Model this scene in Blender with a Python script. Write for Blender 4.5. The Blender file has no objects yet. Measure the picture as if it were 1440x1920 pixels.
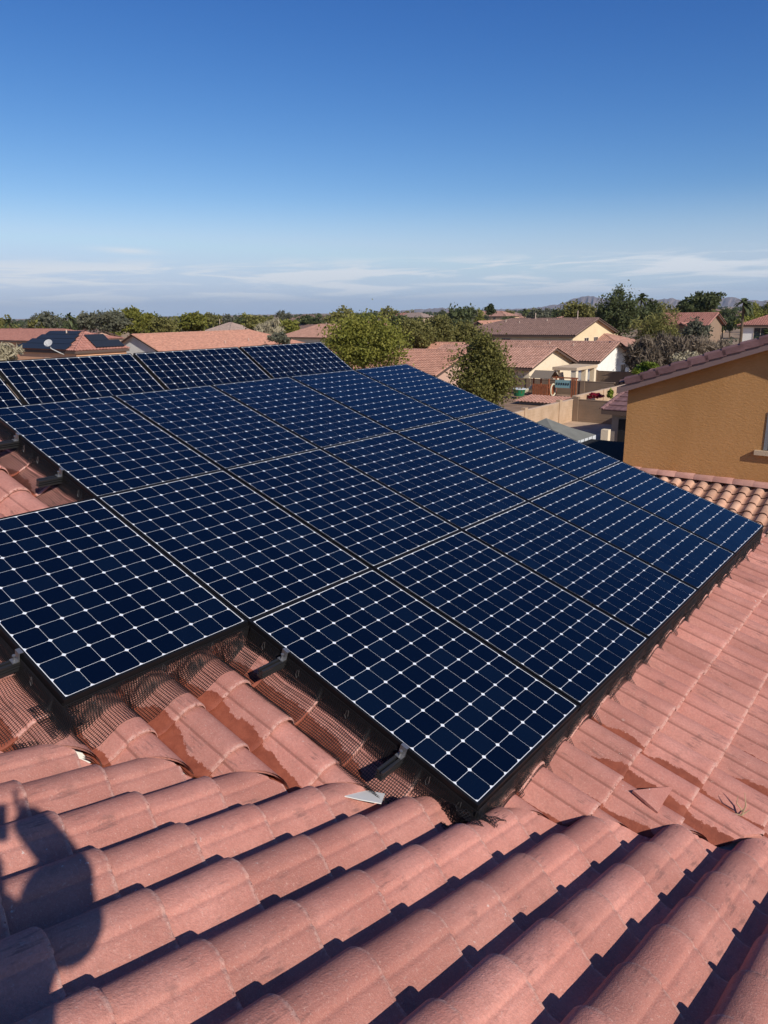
import bpy, bmesh, math, random
import numpy as np
from mathutils import Vector, Matrix
R = math.radians
rnd = random.Random(7)
sc = bpy.context.scene
C = sc.collection
# ---------------------------------------------------------------- camera, world, sun
FPX = 1341.1                      # focal length in pixels of the 1440 x 1920 photograph
RT = Vector((0.773753, 0.633256, -0.01713)); UPV = Vector((-0.157784, 0.218837, 0.96292)); FW = Vector((-0.613523, 0.742359, -0.269244))
cam = bpy.data.cameras.new('camera'); cam.sensor_fit = 'VERTICAL'; cam.sensor_height = 36; cam.lens = FPX / 1920 * 36
cam.clip_start = 0.02; cam.clip_end = 60000
co = bpy.data.objects.new('camera', cam); C.objects.link(co)
co.matrix_world = Matrix(((RT.x, UPV.x, -FW.x, 0), (RT.y, UPV.y, -FW.y, 0), (RT.z, UPV.z, -FW.z, 0), (0, 0, 0, 1)))
sc.camera = co
SUN = Vector((0.80544, -0.25402, 0.53548)).normalized()
sl = bpy.data.lights.new('sun', 'SUN'); sl.energy = 5.0; sl.angle = R(0.53); sl.color = (1.0, 0.93, 0.84)
so = bpy.data.objects.new('sun', sl); C.objects.link(so); so.rotation_euler = SUN.to_track_quat('Z', 'Y').to_euler()
wd = bpy.data.worlds.new('World'); sc.world = wd; wd.use_nodes = True
nt = wd.node_tree; nt.nodes.clear()
def wn(t, **k):
    n = nt.nodes.new(t)
    for a, b in k.items(): setattr(n, a, b)
    return n
out = wn('ShaderNodeOutputWorld'); bg = wn('ShaderNodeBackground'); sky = wn('ShaderNodeTexSky', sky_type='NISHITA', sun_disc=False)
sky.sun_elevation = math.asin(SUN.z); sky.sun_rotation = math.atan2(SUN.x, SUN.y)
sky.air_density = 1.0; sky.dust_density = 0.15; sky.ozone_density = 3.5; sky.altitude = 350
bg.inputs['Strength'].default_value = 0.105
tc = wn('ShaderNodeTexCoord'); sep = wn('ShaderNodeSeparateXYZ')
nt.links.new(tc.outputs['Generated'], sep.inputs[0])
# clouds: flat thin bands a few degrees above the horizon, all the way round
def wmath(op, a, b=None, c=None):
    n = wn('ShaderNodeMath', operation=op)
    for i, v in enumerate((a, b, c)):
        if v is None: continue
        if isinstance(v, (int, float)): n.inputs[i].default_value = v
        else: nt.links.new(v, n.inputs[i])
    return n.outputs[0]
az = wmath('ARCTAN2', sep.outputs[0], sep.outputs[1])
comb = wn('ShaderNodeCombineXYZ')
nt.links.new(wmath('MULTIPLY', az, 5.0), comb.inputs[0]); nt.links.new(wmath('MULTIPLY', sep.outputs[2], 62.0), comb.inputs[1])
nz = wn('ShaderNodeTexNoise'); nz.inputs['Scale'].default_value = 1.15; nz.inputs['Detail'].default_value = 7; nz.inputs['Roughness'].default_value = .58; nz.inputs['Distortion'].default_value = .5
nt.links.new(comb.outputs[0], nz.inputs['Vector'])
def wramp(v, a, b, c=0., d=1.):
    n = wn('ShaderNodeMapRange', interpolation_type='SMOOTHSTEP'); nt.links.new(v, n.inputs[0])
    for i, q in zip((1, 2, 3, 4), (a, b, c, d)): n.inputs[i].default_value = q
    return n.outputs[0]
m1 = wramp(nz.outputs['Fac'], .44, .58)
band = wmath('MULTIPLY', wramp(sep.outputs[2], .004, .035), wramp(sep.outputs[2], .074, .056))
veil = wramp(sep.outputs[2], .15, .0, 0, .92)
cf = wmath('MULTIPLY', wmath('MULTIPLY', m1, band), .9)
# one small bright streak at left
sa = wmath('POWER', 2.718, wmath('MULTIPLY', wmath('POWER', wmath('DIVIDE', wmath('ADD', az, 1.012), .034), 2.0), -1.0)); sz_ = wmath('POWER', 2.718, wmath('MULTIPLY', wmath('POWER', wmath('DIVIDE', wmath('SUBTRACT', sep.outputs[2], wmath('MULTIPLY_ADD', az, -.05, .0282)), .0032), 2.0), -1.0))
cf = wmath('MAXIMUM', cf, wmath('MULTIPLY', wmath('MULTIPLY', sa, sz_), wramp(nz.outputs['Fac'], .3, .55, .5, .85)))
# photographic response of the blue: each channel of the sky gets its own gamma (the whole sky alike)
ssep = wn('ShaderNodeSeparateColor'); scmb = wn('ShaderNodeCombineColor'); nt.links.new(sky.outputs[0], ssep.inputs[0]); ST_ = 0.105
for i, (kk, gm, cap_) in enumerate(((2.02, 2.03, .75), (1.09, 1.46, .80), (1.17, 1.20, .95))):
    v = wmath('MULTIPLY', ssep.outputs[i], ST_); lo = wmath('MINIMUM', v, cap_); r_ = wmath('MULTIPLY', wmath('POWER', lo, gm), kk / ST_)
    r_ = wmath('MINIMUM', r_, ssep.outputs[i]); r_ = wmath('ADD', r_, wmath('MULTIPLY', wmath('SUBTRACT', v, lo), .3 / ST_)); nt.links.new(r_, scmb.inputs[i])
grade = scmb
mixc = wn('ShaderNodeMixRGB'); nt.links.new(cf, mixc.inputs[0]); mixv = wn('ShaderNodeMixRGB'); nt.links.new(veil, mixv.inputs[0]); nt.links.new(grade.outputs[0], mixv.inputs[1]); mixv.inputs[2].default_value = (4.7, 6.1, 7.8, 1); nt.links.new(mixv.outputs[0], mixc.inputs[1]); mixc.inputs[2].default_value = (7.3, 7.8, 8.4, 1)
nt.links.new(mixc.outputs[0], bg.inputs['Color']); nt.links.new(bg.outputs[0], out.inputs[0])
sc.view_settings.view_transform = 'Standard'; sc.view_settings.look = 'None'; sc.view_settings.gamma = 1; sc.view_settings.exposure = 0.0
sc.view_settings.use_curve_mapping = False
sc.render.engine = 'CYCLES'
# ---------------------------------------------------------------- helpers
def ray(x, y):
    return (RT * ((x - 720) / FPX) - UPV * ((y - 960) / FPX) + FW).normalized()
def at(x, y, d):                    # point at horizontal distance d
    q = ray(x, y); return q * (d / math.hypot(q.x, q.y))
def tag(o, label=None, cat=None, group=None, kind=None):
    if label: o['label'] = label
    if cat: o['category'] = cat
    if group: o['group'] = group
    if kind: o['kind'] = kind
    return o
def empty(name, loc=(0, 0, 0), label=None, cat=None, group=None):
    o = bpy.data.objects.new(name, None); C.objects.link(o); o.location = loc; o.empty_display_size = .2
    return tag(o, label, cat, group)
def link(name, me, parent=None, mw=None):
    o = bpy.data.objects.new(name, me); C.objects.link(o)
    if mw is not None: o.matrix_world = mw
    if parent is not None:
        o.parent = parent; o.matrix_parent_inverse = PINV.setdefault(parent.name, pmat(parent).inverted())
    return o
PINV = {}
def pmat(p):
    m = p.matrix_basis.copy()
    if p.parent: m = pmat(p.parent) @ p.matrix_parent_inverse @ m
    return m
def mesh_np(name, v, f, mat=None, smooth=False, uv=None):
    me = bpy.data.meshes.new(name)
    v = np.asarray(v, np.float32).reshape(-1, 3); f = np.asarray(f, np.int32)
    me.vertices.add(len(v)); me.vertices.foreach_set('co', v.ravel())
    k = f.shape[1]
    me.loops.add(f.size); me.loops.foreach_set('vertex_index', f.ravel())
    me.polygons.add(len(f)); me.polygons.foreach_set('loop_start', np.arange(len(f), dtype=np.int32) * k); me.polygons.foreach_set('loop_total', np.full(len(f), k, np.int32))
    me.update(calc_edges=True)
    if smooth: me.polygons.foreach_set('use_smooth', np.ones(len(f), bool))
    if uv is not None:
        l = me.uv_layers.new(name='UVMap'); l.data.foreach_set('uv', np.asarray(uv, np.float32)[f.ravel()].ravel())
    if mat: me.materials.append(mat)
    return me
class MB:
    def __init__(s): s.v = []; s.f = []
    def add(s, v, f):
        n = len(s.v); s.v += [tuple(a) for a in v]; s.f += [tuple(i + n for i in q) for q in f]; return s
    def box(s, x0, y0, z0, x1, y1, z1, M=None):
        v = [Vector((x, y, z)) for x in (x0, x1) for y in (y0, y1) for z in (z0, z1)]
        if M is not None: v = [M @ a for a in v]
        return s.add(v, [(0, 1, 3, 2), (4, 6, 7, 5), (0, 4, 5, 1), (2, 3, 7, 6), (0, 2, 6, 4), (1, 5, 7, 3)])
    def tube(s, pts, r, n=6, caps=True):
        pts = [Vector(p) for p in pts]; rr = r if isinstance(r, (list, tuple)) else [r] * len(pts); base = len(s.v)
        for i, p in enumerate(pts):
            t = (pts[min(i + 1, len(pts) - 1)] - pts[max(i - 1, 0)]).normalized()
            a = t.cross(Vector((0, 0, 1))) if abs(t.z) < .9 else t.cross(Vector((1, 0, 0)))
            a.normalize(); b = t.cross(a)
            for k in range(n):
                w = 2 * math.pi * k / n; s.v.append(tuple(p + (a * math.cos(w) + b * math.sin(w)) * rr[i]))
        for i in range(len(pts) - 1):
            for k in range(n):
                q = base + i * n; s.f.append((q + k, q + (k + 1) % n, q + n + (k + 1) % n, q + n + k))
        if caps:
            s.f.append(tuple(base + k for k in reversed(range(n)))); s.f.append(tuple(base + (len(pts) - 1) * n + k for k in range(n)))
        return s
    def mesh(s, name, mat, smooth=False):
        me = bpy.data.meshes.new(name); me.from_pydata(s.v, [], s.f); me.update()
        if mat: me.materials.append(mat)
        if smooth: me.polygons.foreach_set('use_smooth', [True] * len(me.polygons))
        return me
    def build(s, name, mat, parent=None, mw=None, smooth=False): return link(name, s.mesh(name, mat, smooth), parent, mw)
# ---------------------------------------------------------------- materials
def mat(name, col, rough=.8, spec=.3, noise=0., nscale=5., bump=0., bscale=30., col2=None, rand=0., metal=0., bdetail=4, coord='Object', stretch=None):
    m = bpy.data.materials.new(name); m.use_nodes = True; t = m.node_tree; b = t.nodes['Principled BSDF']
    b.inputs['Base Color'].default_value = (*col, 1); b.inputs['Roughness'].default_value = rough
    b.inputs['Specular IOR Level'].default_value = spec; b.inputs['Metallic'].default_value = metal
    c = t.nodes.new('ShaderNodeTexCoord'); src = c.outputs[coord]
    if coord == 'World':
        pass
    if stretch:
        mp = t.nodes.new('ShaderNodeMapping'); mp.inputs['Scale'].default_value = stretch; t.links.new(src, mp.inputs[0]); src = mp.outputs[0]
    last = None
    if noise or col2:
        n = t.nodes.new('ShaderNodeTexNoise'); n.inputs['Scale'].default_value = nscale; n.inputs['Detail'].default_value = 5; t.links.new(src, n.inputs['Vector'])
        r = t.nodes.new('ShaderNodeMapRange'); t.links.new(n.outputs['Fac'], r.inputs[0]); r.inputs[1].default_value = .3; r.inputs[2].default_value = .7
        x = t.nodes.new('ShaderNodeMixRGB'); t.links.new(r.outputs[0], x.inputs[0])
        c2 = col2 or tuple(a * (1 + noise) for a in col); c1 = col if col2 else tuple(a * (1 - noise) for a in col)
        x.inputs[1].default_value = (*c1, 1); x.inputs[2].default_value = (*c2, 1); last = x.outputs[0]
    if rand:
        oi = t.nodes.new('ShaderNodeObjectInfo'); r = t.nodes.new('ShaderNodeMapRange'); t.links.new(oi.outputs['Random'], r.inputs[0]); r.inputs[3].default_value = 1 - rand; r.inputs[4].default_value = 1 + rand
        x = t.nodes.new('ShaderNodeVectorMath'); x.operation = 'SCALE'
        if last is not None: t.links.new(last, x.inputs[0])
        else: x.inputs[0].default_value = col
        t.links.new(r.outputs[0], x.inputs['Scale']); last = x.outputs[0]
    if last is not None: t.links.new(last, b.inputs['Base Color'])
    if bump:
        n = t.nodes.new('ShaderNodeTexNoise'); n.inputs['Scale'].default_value = bscale; n.inputs['Detail'].default_value = bdetail; t.links.new(src, n.inputs['Vector'])
        u = t.nodes.new('ShaderNodeBump'); u.inputs['Strength'].default_value = 1; u.inputs['Distance'].default_value = bump; t.links.new(n.outputs['Fac'], u.inputs['Height']); t.links.new(u.outputs[0], b.inputs['Normal'])
    return m
class NB:                                        # small node builder
    def __init__(s, m): s.t = m.node_tree
    def n(s, typ, **k):
        q = s.t.nodes.new(typ)
        for a, b in k.items(): setattr(q, a, b)
        return q
    def L(s, a, b): s.t.links.new(a, b)
    def math(s, op, *a):
        q = s.n('ShaderNodeMath', operation=op)
        for i, v in enumerate(a):
            if isinstance(v, (int, float)): q.inputs[i].default_value = v
            else: s.L(v, q.inputs[i])
        return q.outputs[0]
    def noise(s, v, scale, detail=4, rough=.5, dist=0):
        q = s.n('ShaderNodeTexNoise'); q.inputs['Scale'].default_value = scale; q.inputs['Detail'].default_value = detail; q.inputs['Roughness'].default_value = rough; q.inputs['Distortion'].default_value = dist
        s.L(v, q.inputs['Vector']); return q.outputs['Fac']
    def ramp(s, v, a, b, c=0., d=1.):
        q = s.n('ShaderNodeMapRange', interpolation_type='SMOOTHSTEP'); s.L(v, q.inputs[0])
        for i, x in zip((1, 2, 3, 4), (a, b, c, d)): q.inputs[i].default_value = x
        return q.outputs[0]
    def mix(s, f, a, b, bt='MIX'):
        q = s.n('ShaderNodeMixRGB', blend_type=bt)
        if isinstance(f, (int, float)): q.inputs[0].default_value = f
        else: s.L(f, q.inputs[0])
        for i, v in ((1, a), (2, b)):
            if isinstance(v, tuple): q.inputs[i].default_value = (*v, 1)
            else: s.L(v, q.inputs[i])
        return q.outputs[0]
    def mapping(s, v, sc):
        q = s.n('ShaderNodeMapping'); q.inputs['Scale'].default_value = sc; s.L(v, q.inputs[0]); return q.outputs[0]
def tile_mat():
    m = bpy.data.materials.new('red_concrete_tile'); m.use_nodes = True; k = NB(m); b = m.node_tree.nodes['Principled BSDF']
    uv = k.n('ShaderNodeUVMap'); uv.uv_map = 'UVMap'; sx = k.n('ShaderNodeSeparateXYZ'); k.L(uv.outputs[0], sx.inputs[0])   # x = across the tile, y = along it (metres)
    geo = k.n('ShaderNodeNewGeometry'); pos = geo.outputs['Position']; oi = k.n('ShaderNodeObjectInfo'); rn = oi.outputs['Random']
    v1 = k.noise(pos, 2.2, 4, .6); v2 = k.noise(pos, 14, 5, .65)
    base = k.mix(k.ramp(v1, .35, .68), (.475, .190, .145), (.59, .262, .203))
    base = k.mix(k.math('MULTIPLY', k.ramp(v2, .5, .75), .55), base, (.34, .155, .12))
    tone = k.n('ShaderNodeVectorMath', operation='SCALE'); k.L(base, tone.inputs[0]); k.L(k.ramp(rn, 0, 1, .84, 1.14), tone.inputs['Scale']); base = tone.outputs[0]
    # fine grain and pale speckles
    g = k.noise(pos, 210, 3, .7); base = k.mix(k.ramp(g, .45, .72, 0, .45), base, (.58, .34, .28))
    gd = k.noise(pos, 150, 4, .8); base = k.mix(k.ramp(gd, .60, .72, 0, .55), base, (.17, .07, .05))
    sp = k.noise(pos, 60, 3, .75); base = k.mix(k.ramp(sp, .70, .78, 0, .35), base, (.62, .42, .34))
    lipn = k.noise(pos, 48, 3, .7); lip = k.math('MULTIPLY', k.ramp(sx.outputs[1], .318, .330), k.ramp(lipn, .38, .55)); base = k.mix(k.math('MULTIPLY', lip, .55), base, (.66, .42, .34))
    ch_ = k.math('MULTIPLY', k.ramp(sx.outputs[1], .326, .332), k.ramp(k.noise(pos, 75, 2, .6), .60, .66)); base = k.mix(k.math('MULTIPLY', ch_, .8), base, (.16, .05, .035))
    dirt_or_rib_shade = k.math('MULTIPLY', k.ramp(k.math('ABSOLUTE', k.math('SUBTRACT', sx.outputs[0], .1565)), .006, .002), k.math('MULTIPLY', oi.outputs['Alpha'], .5)); base = k.mix(dirt_or_rib_shade, base, (.13, .05, .04))  # rib step's shade painted into the groove as a dark line, main slope only
    mg = k.noise(pos, 78, 3, .75); base = k.mix(k.ramp(mg, .38, .62, .0, .34), base, (.36, .15, .115)); mh_ = k.noise(pos, 95, 2, .7); base = k.mix(k.ramp(mh_, .62, .70, 0, .35), base, (.68, .46, .38))
    # grey scuffs dragged along the tile
    sc_ = k.noise(k.mapping(uv.outputs[0], (60, 9, 1)), 1.0, 4, .6); where = k.noise(pos, 5.5, 2)
    scuff = k.math('MULTIPLY', k.ramp(sc_, .50, .68), k.ramp(where, .53, .62)); base = k.mix(k.math('MULTIPLY', scuff, .65), base, (.20, .10, .085))
    # pale dusty patches
    du = k.noise(pos, 3.3, 5, .7); base = k.mix(k.ramp(du, .60, .80, 0, .25), base, (.60, .34, .27))
    wsp = k.noise(pos, 21, 4, .8); base = k.mix(k.math('MULTIPLY', k.ramp(wsp, .655, .69), k.ramp(k.noise(pos, 2.0, 2), .52, .66)), base, (.62, .50, .44))
    # rust-brown, unfaded pan with ragged rim, different width on every tile
    edge = k.noise(pos, 26, 6, .75); wid = k.ramp(k.noise(pos, 1.9, 2), .35, .66, -.035, .040)
    vd = k.n('ShaderNodeVectorMath', operation='DOT_PRODUCT'); k.L(pos, vd.inputs[0]); vd.inputs[1].default_value = (-.705, .709, 0)
    wid = k.math('ADD', wid, k.ramp(k.math('SUBTRACT', vd.outputs['Value'], 2.80), .95, .25, 0, .030))
    d = k.math('ADD', k.math('SUBTRACT', sx.outputs[0], .248), k.math('ADD', k.math('MULTIPLY', k.math('SUBTRACT', edge, .5), .06), wid))
    pan = k.math('MULTIPLY', k.ramp(d, .0, .0035), oi.outputs['Alpha'])
    base = k.mix(k.math('MULTIPLY', pan, .93), base, k.mix(k.ramp(v2, .3, .7), (.19, .042, .020), (.29, .075, .038)))
    k.L(base, b.inputs['Base Color']); k.L(k.math('SUBTRACT', .88, k.math('MULTIPLY', pan, .25)), b.inputs['Roughness']); b.inputs['Specular IOR Level'].default_value = .25
    h = k.math('ADD', k.math('MULTIPLY', g, .35), k.math('MULTIPLY', k.noise(pos, 130, 4, .7), .9)); h = k.math('ADD', h, k.math('MULTIPLY', sc_, .35))
    bp = k.n('ShaderNodeBump'); bp.inputs['Distance'].default_value = .0035; k.L(h, bp.inputs['Height']); k.L(bp.outputs[0], b.inputs['Normal'])
    return m
M = {}
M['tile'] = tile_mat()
def plain_tile(name, c1, c2, rand=.12):
    m = bpy.data.materials.new(name); m.use_nodes = True; k = NB(m); b = m.node_tree.nodes['Principled BSDF']
    geo = k.n('ShaderNodeNewGeometry'); pos = geo.outputs['Position']; oi = k.n('ShaderNodeObjectInfo')
    n = k.noise(k.mapping(pos, (1, 1, 2.2)), 2.3, 5, .75); base = k.mix(k.ramp(n, .3, .7), c1, c2)
    n2 = k.n('ShaderNodeTexWhiteNoise', noise_dimensions='3D'); q = k.n('ShaderNodeVectorMath', operation='SNAP'); k.L(pos, q.inputs[0]); q.inputs[1].default_value = (.33, .33, 5.); k.L(q.outputs[0], n2.inputs['Vector'])
    s1 = k.n('ShaderNodeVectorMath', operation='SCALE'); k.L(base, s1.inputs[0]); k.L(k.math('MULTIPLY', k.ramp(n2.outputs['Value'], 0, 1, .9, 1.1), k.ramp(oi.outputs['Random'], 0, 1, 1 - rand, 1 + rand)), s1.inputs['Scale'])
    k.L(s1.outputs[0], b.inputs['Base Color']); b.inputs['Roughness'].default_value = .85; b.inputs['Specular IOR Level'].default_value = .2
    return m
M['tan_tile'] = plain_tile('tan_clay_tile', (.40, .22, .15), (.58, .36, .25))
M['cap_tile'] = plain_tile('rose_cap_tile', (.30, .15, .12), (.40, .22, .18))
M['purple_tile'] = plain_tile('dusky_rake_tile', (.16, .085, .082), (.235, .13, .123))
M['salmon_roof'] = plain_tile('salmon_roof_tile', (.40, .20, .14), (.53, .29, .205))
M['red_roof'] = plain_tile('red_roof_tile', (.34, .15, .115), (.44, .215, .165))
M['rose_roof'] = plain_tile('rose_brown_roof_tile', (.33, .18, .13), (.45, .265, .20))
M['brown_roof'] = plain_tile('brown_roof_tile', (.21, .13, .105), (.29, .185, .15))
M['pink_roof'] = plain_tile('pink_roof_tile', (.36, .19, .135), (.50, .28, .21))
M['grey_roof'] = plain_tile('grey_tan_roof_tile', (.30, .22, .18), (.40, .30, .25))
M['deck'] = mat('roof_underlayment', (.015, .013, .013), .95)
M['flash'] = mat('painted_valley_metal', (.72, .70, .64), .5, .4, noise=.1)
M['mortar'] = mat('mortar', (.30, .25, .17), .95, .2, noise=.45, nscale=60, bump=.008, bscale=90)
M['frame'] = mat('black_anodised_frame', (.007, .007, .008), .5, .2)
M['wire'] = mat('black_coated_wire', (.012, .011, .012), .45, .4)
M['rail'] = mat('black_rail', (.05, .05, .052), .35, .5, metal=.6)
M['steel'] = mat('bare_steel', (.35, .35, .35), .35, .5, metal=.8)
def pv(name, c1, c2, rough):
    m = bpy.data.materials.new(name); m.use_nodes = True; k = NB(m); b = m.node_tree.nodes['Principled BSDF']
    oi = k.n('ShaderNodeObjectInfo'); k.L(k.mix(k.ramp(oi.outputs['Random'], .55, 1), c1, c2), b.inputs['Base Color'])
    geo = k.n('ShaderNodeNewGeometry'); du = k.noise(geo.outputs['Position'], 3.0, 5, .7)
    k.L(k.ramp(du, .3, .8, rough, rough + .03), b.inputs['Roughness']); b.inputs['IOR'].default_value = 1.42
    fine = k.noise(geo.outputs['Position'], 230, 2, .7)
    return m
M['cell'] = pv('navy_solar_cell', (.0010, .0035, .0125), (.0022, .0065, .019), .03)
M['back'] = mat('white_backsheet', (.78, .80, .82), .3, .4)
# ---------------------------------------------------------------- roof frames
SL = R(17.942); TW, TE = .283, .332             # tile width and exposed length
A = Vector((.95137, 0, -.30805)); Bv = Vector((0, 1, 0)); N1 = Vector((.30805, 0, .95137))
PO = Vector((-2.8896, 2.3214, -1.6238))          # corner of the panel grid (glass level)
HP = .232                                         # glass above tile pans
def frame(o, x, y, z): return Matrix(((x.x, y.x, z.x, o.x), (x.y, y.y, z.y, o.y), (x.z, y.z, z.z, o.z), (0, 0, 0, 1)))
a2 = R(2); G = Vector((math.sin(a2), math.cos(a2), 0))
N2 = Vector((G.x * math.sin(SL), G.y * math.sin(SL), math.cos(SL))); D2 = Vector((G.x * math.cos(SL), G.y * math.cos(SL), -math.sin(SL))); X2 = D2.cross(N2)
VM = Vector((-1.8381, 2.1865, -2.1955)) * .9887          # on the valley, at mid tile height
VP = VM - N2 * .042
F1 = frame(PO - N1 * HP, -Bv, A, N1)             # local x across (viewer's right looking down), y down the slope, z out
F2 = frame(VP, X2, D2, N2)
VD = (N1.cross(N2)); VD = VD if VD.x > 0 else -VD; VD.normalize()
VN = Vector((-VD.y, VD.x, 0)).normalized()       # horizontal, towards the main slope
# point where both pan planes meet
def plane_meet():
    n = Matrix((N1, N2, VD)); p1 = PO - N1 * HP
    return n.inverted() @ Vector((N1.dot(p1), N2.dot(VP), VD.dot(VP)))
VPT = plane_meet()
# ---------------------------------------------------------------- roof tile
PROF = [(-.002, .004), (0., .018), (.005, .034), (.014, .053), (.027, .068), (.044, .079), (.066, .0865), (.09, .089), (.115, .086), (.136, .0785), (.150, .071), (.154, .0625), (.159, .0575), (.165, .0570), (.18, .048), (.20, .0325), (.218, .0195), (.235, .0105), (.252, .0055), (.27, .004), (.29, .006), (.296, .008)]
def prof_z(s):
    s = s % TW
    for (a, za), (b, zb) in zip(PROF[1:], PROF[2:]):
        if a <= s <= b: return za + (zb - za) * (s - a) / (b - a)
    return .005
LIFT = .029
def tile_mesh(name, m, thick=.013, seed=0, rows=(-.055, .15, .30, .3325, .3375)):
    rr = random.Random(seed); n = len(PROF); v = []; uv = []
    for ly in rows:
        drop = .0035 if ly == rows[-1] else 0
        for s, z in PROF:
            wob = rr.uniform(-.0012, .0012) if ly == rows[-1] else 0
            v.append((s, ly + wob, z + LIFT * max(ly, -.02) / TE - drop)); uv.append((s, ly))
    for ly in (rows[0], rows[-1]):
        for s, z in PROF:
            v.append((s, ly, z + LIFT * max(ly, -.02) / TE - thick)); uv.append((s, ly))
    f = []
    k = len(rows)
    for r in range(k - 1):
        for i in range(n - 1): f.append((r * n + i, r * n + i + 1, (r + 1) * n + i + 1, (r + 1) * n + i))
    b0, b1 = k * n, (k + 1) * n
    for i in range(n - 1):
        f.append(((k - 1) * n + i, (k - 1) * n + i + 1, b1 + i + 1, b1 + i))       # lip
        f.append((b0 + i + 1, b0 + i, b1 + i, b1 + i + 1))                           # underside
    fm = mesh_np(name, v, f, m, True, uv)
    fm.polygons.foreach_set('use_smooth', [q < (k - 1) * (n - 1) or True for q in range(len(f))])
    # hard edges at the lip and the rib
    ed = fm.edges; sharp = []
    for e in ed:
        a, b = e.vertices; lipa = a >= (k - 1) * n and b >= (k - 1) * n
        sharp.append(bool(lipa and (a < k * n) == (b < k * n) and a // n == b // n))
    at_ = fm.attributes.new('sharp_edge', 'BOOLEAN', 'EDGE'); at_.data.foreach_set('value', sharp)
    return fm
tiles = [tile_mesh('roof_tile_mesh', M['tile'], seed=i) for i in range(4)]
tv = [np.array([v.co[:] for v in t.vertices]) for t in tiles]
tf = np.array([p.vertices[:] for p in tiles[0].polygons]); tuv = np.array([(a[0], a[1]) for a in tv[0]])
our = empty('tile_roofed_house', (2.0, 2.0, -8.2), 'house in the foreground with the red barrel tile roof that carries the solar panels', 'house')
def joined_tiles(name, mats, parent, material=None):
    vs, fs, us = [], [], []
    for i, mw in enumerate(mats):
        m = np.array(mw); vs.append(tv[i % 4] @ m[:3, :3].T + m[:3, 3]); fs.append(tf + i * len(tv[0])); us.append(tuv)
    if not vs: return None
    me = mesh_np(name, np.concatenate(vs), np.concatenate(fs), material or M['tile'], True, np.concatenate(us))
    o = link(name, me, parent); tag(o, kind='stuff'); o.color = (1, 1, 1, 0); return o
def cut_tile(me, mw, p, n, name, parent, planes=None):
    bm = bmesh.new(); bm.from_mesh(me); bm.transform(mw)
    for (pp, nn) in (planes or [(p, n)]):
        r = bmesh.ops.bisect_plane(bm, geom=bm.verts[:] + bm.edges[:] + bm.faces[:], plane_co=pp, plane_no=nn, clear_inner=True)
        if bm.faces:
            ce = [g for g in r['geom_cut'] if isinstance(g, bmesh.types.BMEdge)]
            try: bmesh.ops.holes_fill(bm, edges=ce, sides=0)
            except Exception: pass
    if len(bm.faces) < 3: bm.free(); return None
    bm.transform(mw.inverted())
    m2 = bpy.data.meshes.new('cut_tile_mesh'); bm.to_mesh(m2); bm.free(); m2.materials.clear(); m2.materials.append(M['tile'])
    return link(name, m2, parent, mw)
def px(p):
    z = p.dot(FW)
    if z < .05: return None
    return (720 + FPX * p.dot(RT) / z, 960 - FPX * p.dot(UPV) / z, z)
cand = []; stuff_t = []; cuts = []
Y_END = 7.86; X_RIDGE = -6.12
def under_array(u, v):                           # u downslope from the panel grid corner, v towards +Y
    if -3.0 < u < 1.32 and .22 < v < 5.1: return True
    return -1.4 < u < -.25 and -.9 < v < .3
def lay(fr, i0, i1, j0, j1, sx, sy, side, rs):
    rr = random.Random(rs)
    for i in range(i0, i1):
        for j in range(j0, j1):
            dz = rr.uniform(-.001, .003); rot = rr.uniform(-.011, .011); dx = rr.uniform(-.002, .002); dy = rr.uniform(-.006, .006); tl = rr.uniform(-.016, .012)
            loc = Matrix.Translation((j * TW + sx + dx, i * TE + sy + dy + (0 if side > 0 else max(-.05, min(.08, .065 * j * TW - .02))), dz))
            mw = fr @ loc @ Matrix.Rotation(rot, 4, 'Z') @ Matrix.Rotation(tl, 4, 'X')
            c = mw @ Vector((.14, .16, .03)); d = (c - VPT).dot(VN) * side
            if side > 0 and (c.x < X_RIDGE + .1 or c.x > 2.0 or c.y > Y_END - .05): continue
            off = rr.uniform(-.012, .012) + (.0 if side > 0 else .015)
            if d < -.36: continue
            mi = (i * 7 + j * 3) % 4
            if d < .36: cuts.append((mi, mw, VPT + VN * off * side, VN * side, d)); continue
            q = px(c)
            if side > 0 and under_array((c - PO).dot(A), c.y - PO.y): stuff_t.append(mw); continue
            if q is None or not (-90 < q[0] < 1530 and 400 < q[1] < 2080): stuff_t.append(mw); continue
            cand.append((q[2], mi, mw, side))
# phase of both lattices measured from the photograph
lay(F1, -11, 17, -20, 16, .142 + .035, -.075, 1, 11)
lay(F2, -22, 14, -12, 22, -.210, .0, -1, 12)
cand.sort(key=lambda a: a[0])
for n_, (z, mi, mw, side) in enumerate(cand):
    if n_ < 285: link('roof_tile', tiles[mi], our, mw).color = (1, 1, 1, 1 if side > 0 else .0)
    else: stuff_t.append(mw)
for mi, mw, p, n, d in cuts:
    q = px(mw @ Vector((.14, .16, .03)))
    if q is None or not (-200 < q[0] < 1640): continue
    o_ = cut_tile(tiles[mi], mw, p, n, 'roof_tile', our)
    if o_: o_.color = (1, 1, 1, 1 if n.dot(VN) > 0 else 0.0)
joined_tiles('roof_tile_field', stuff_t, our)
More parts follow.
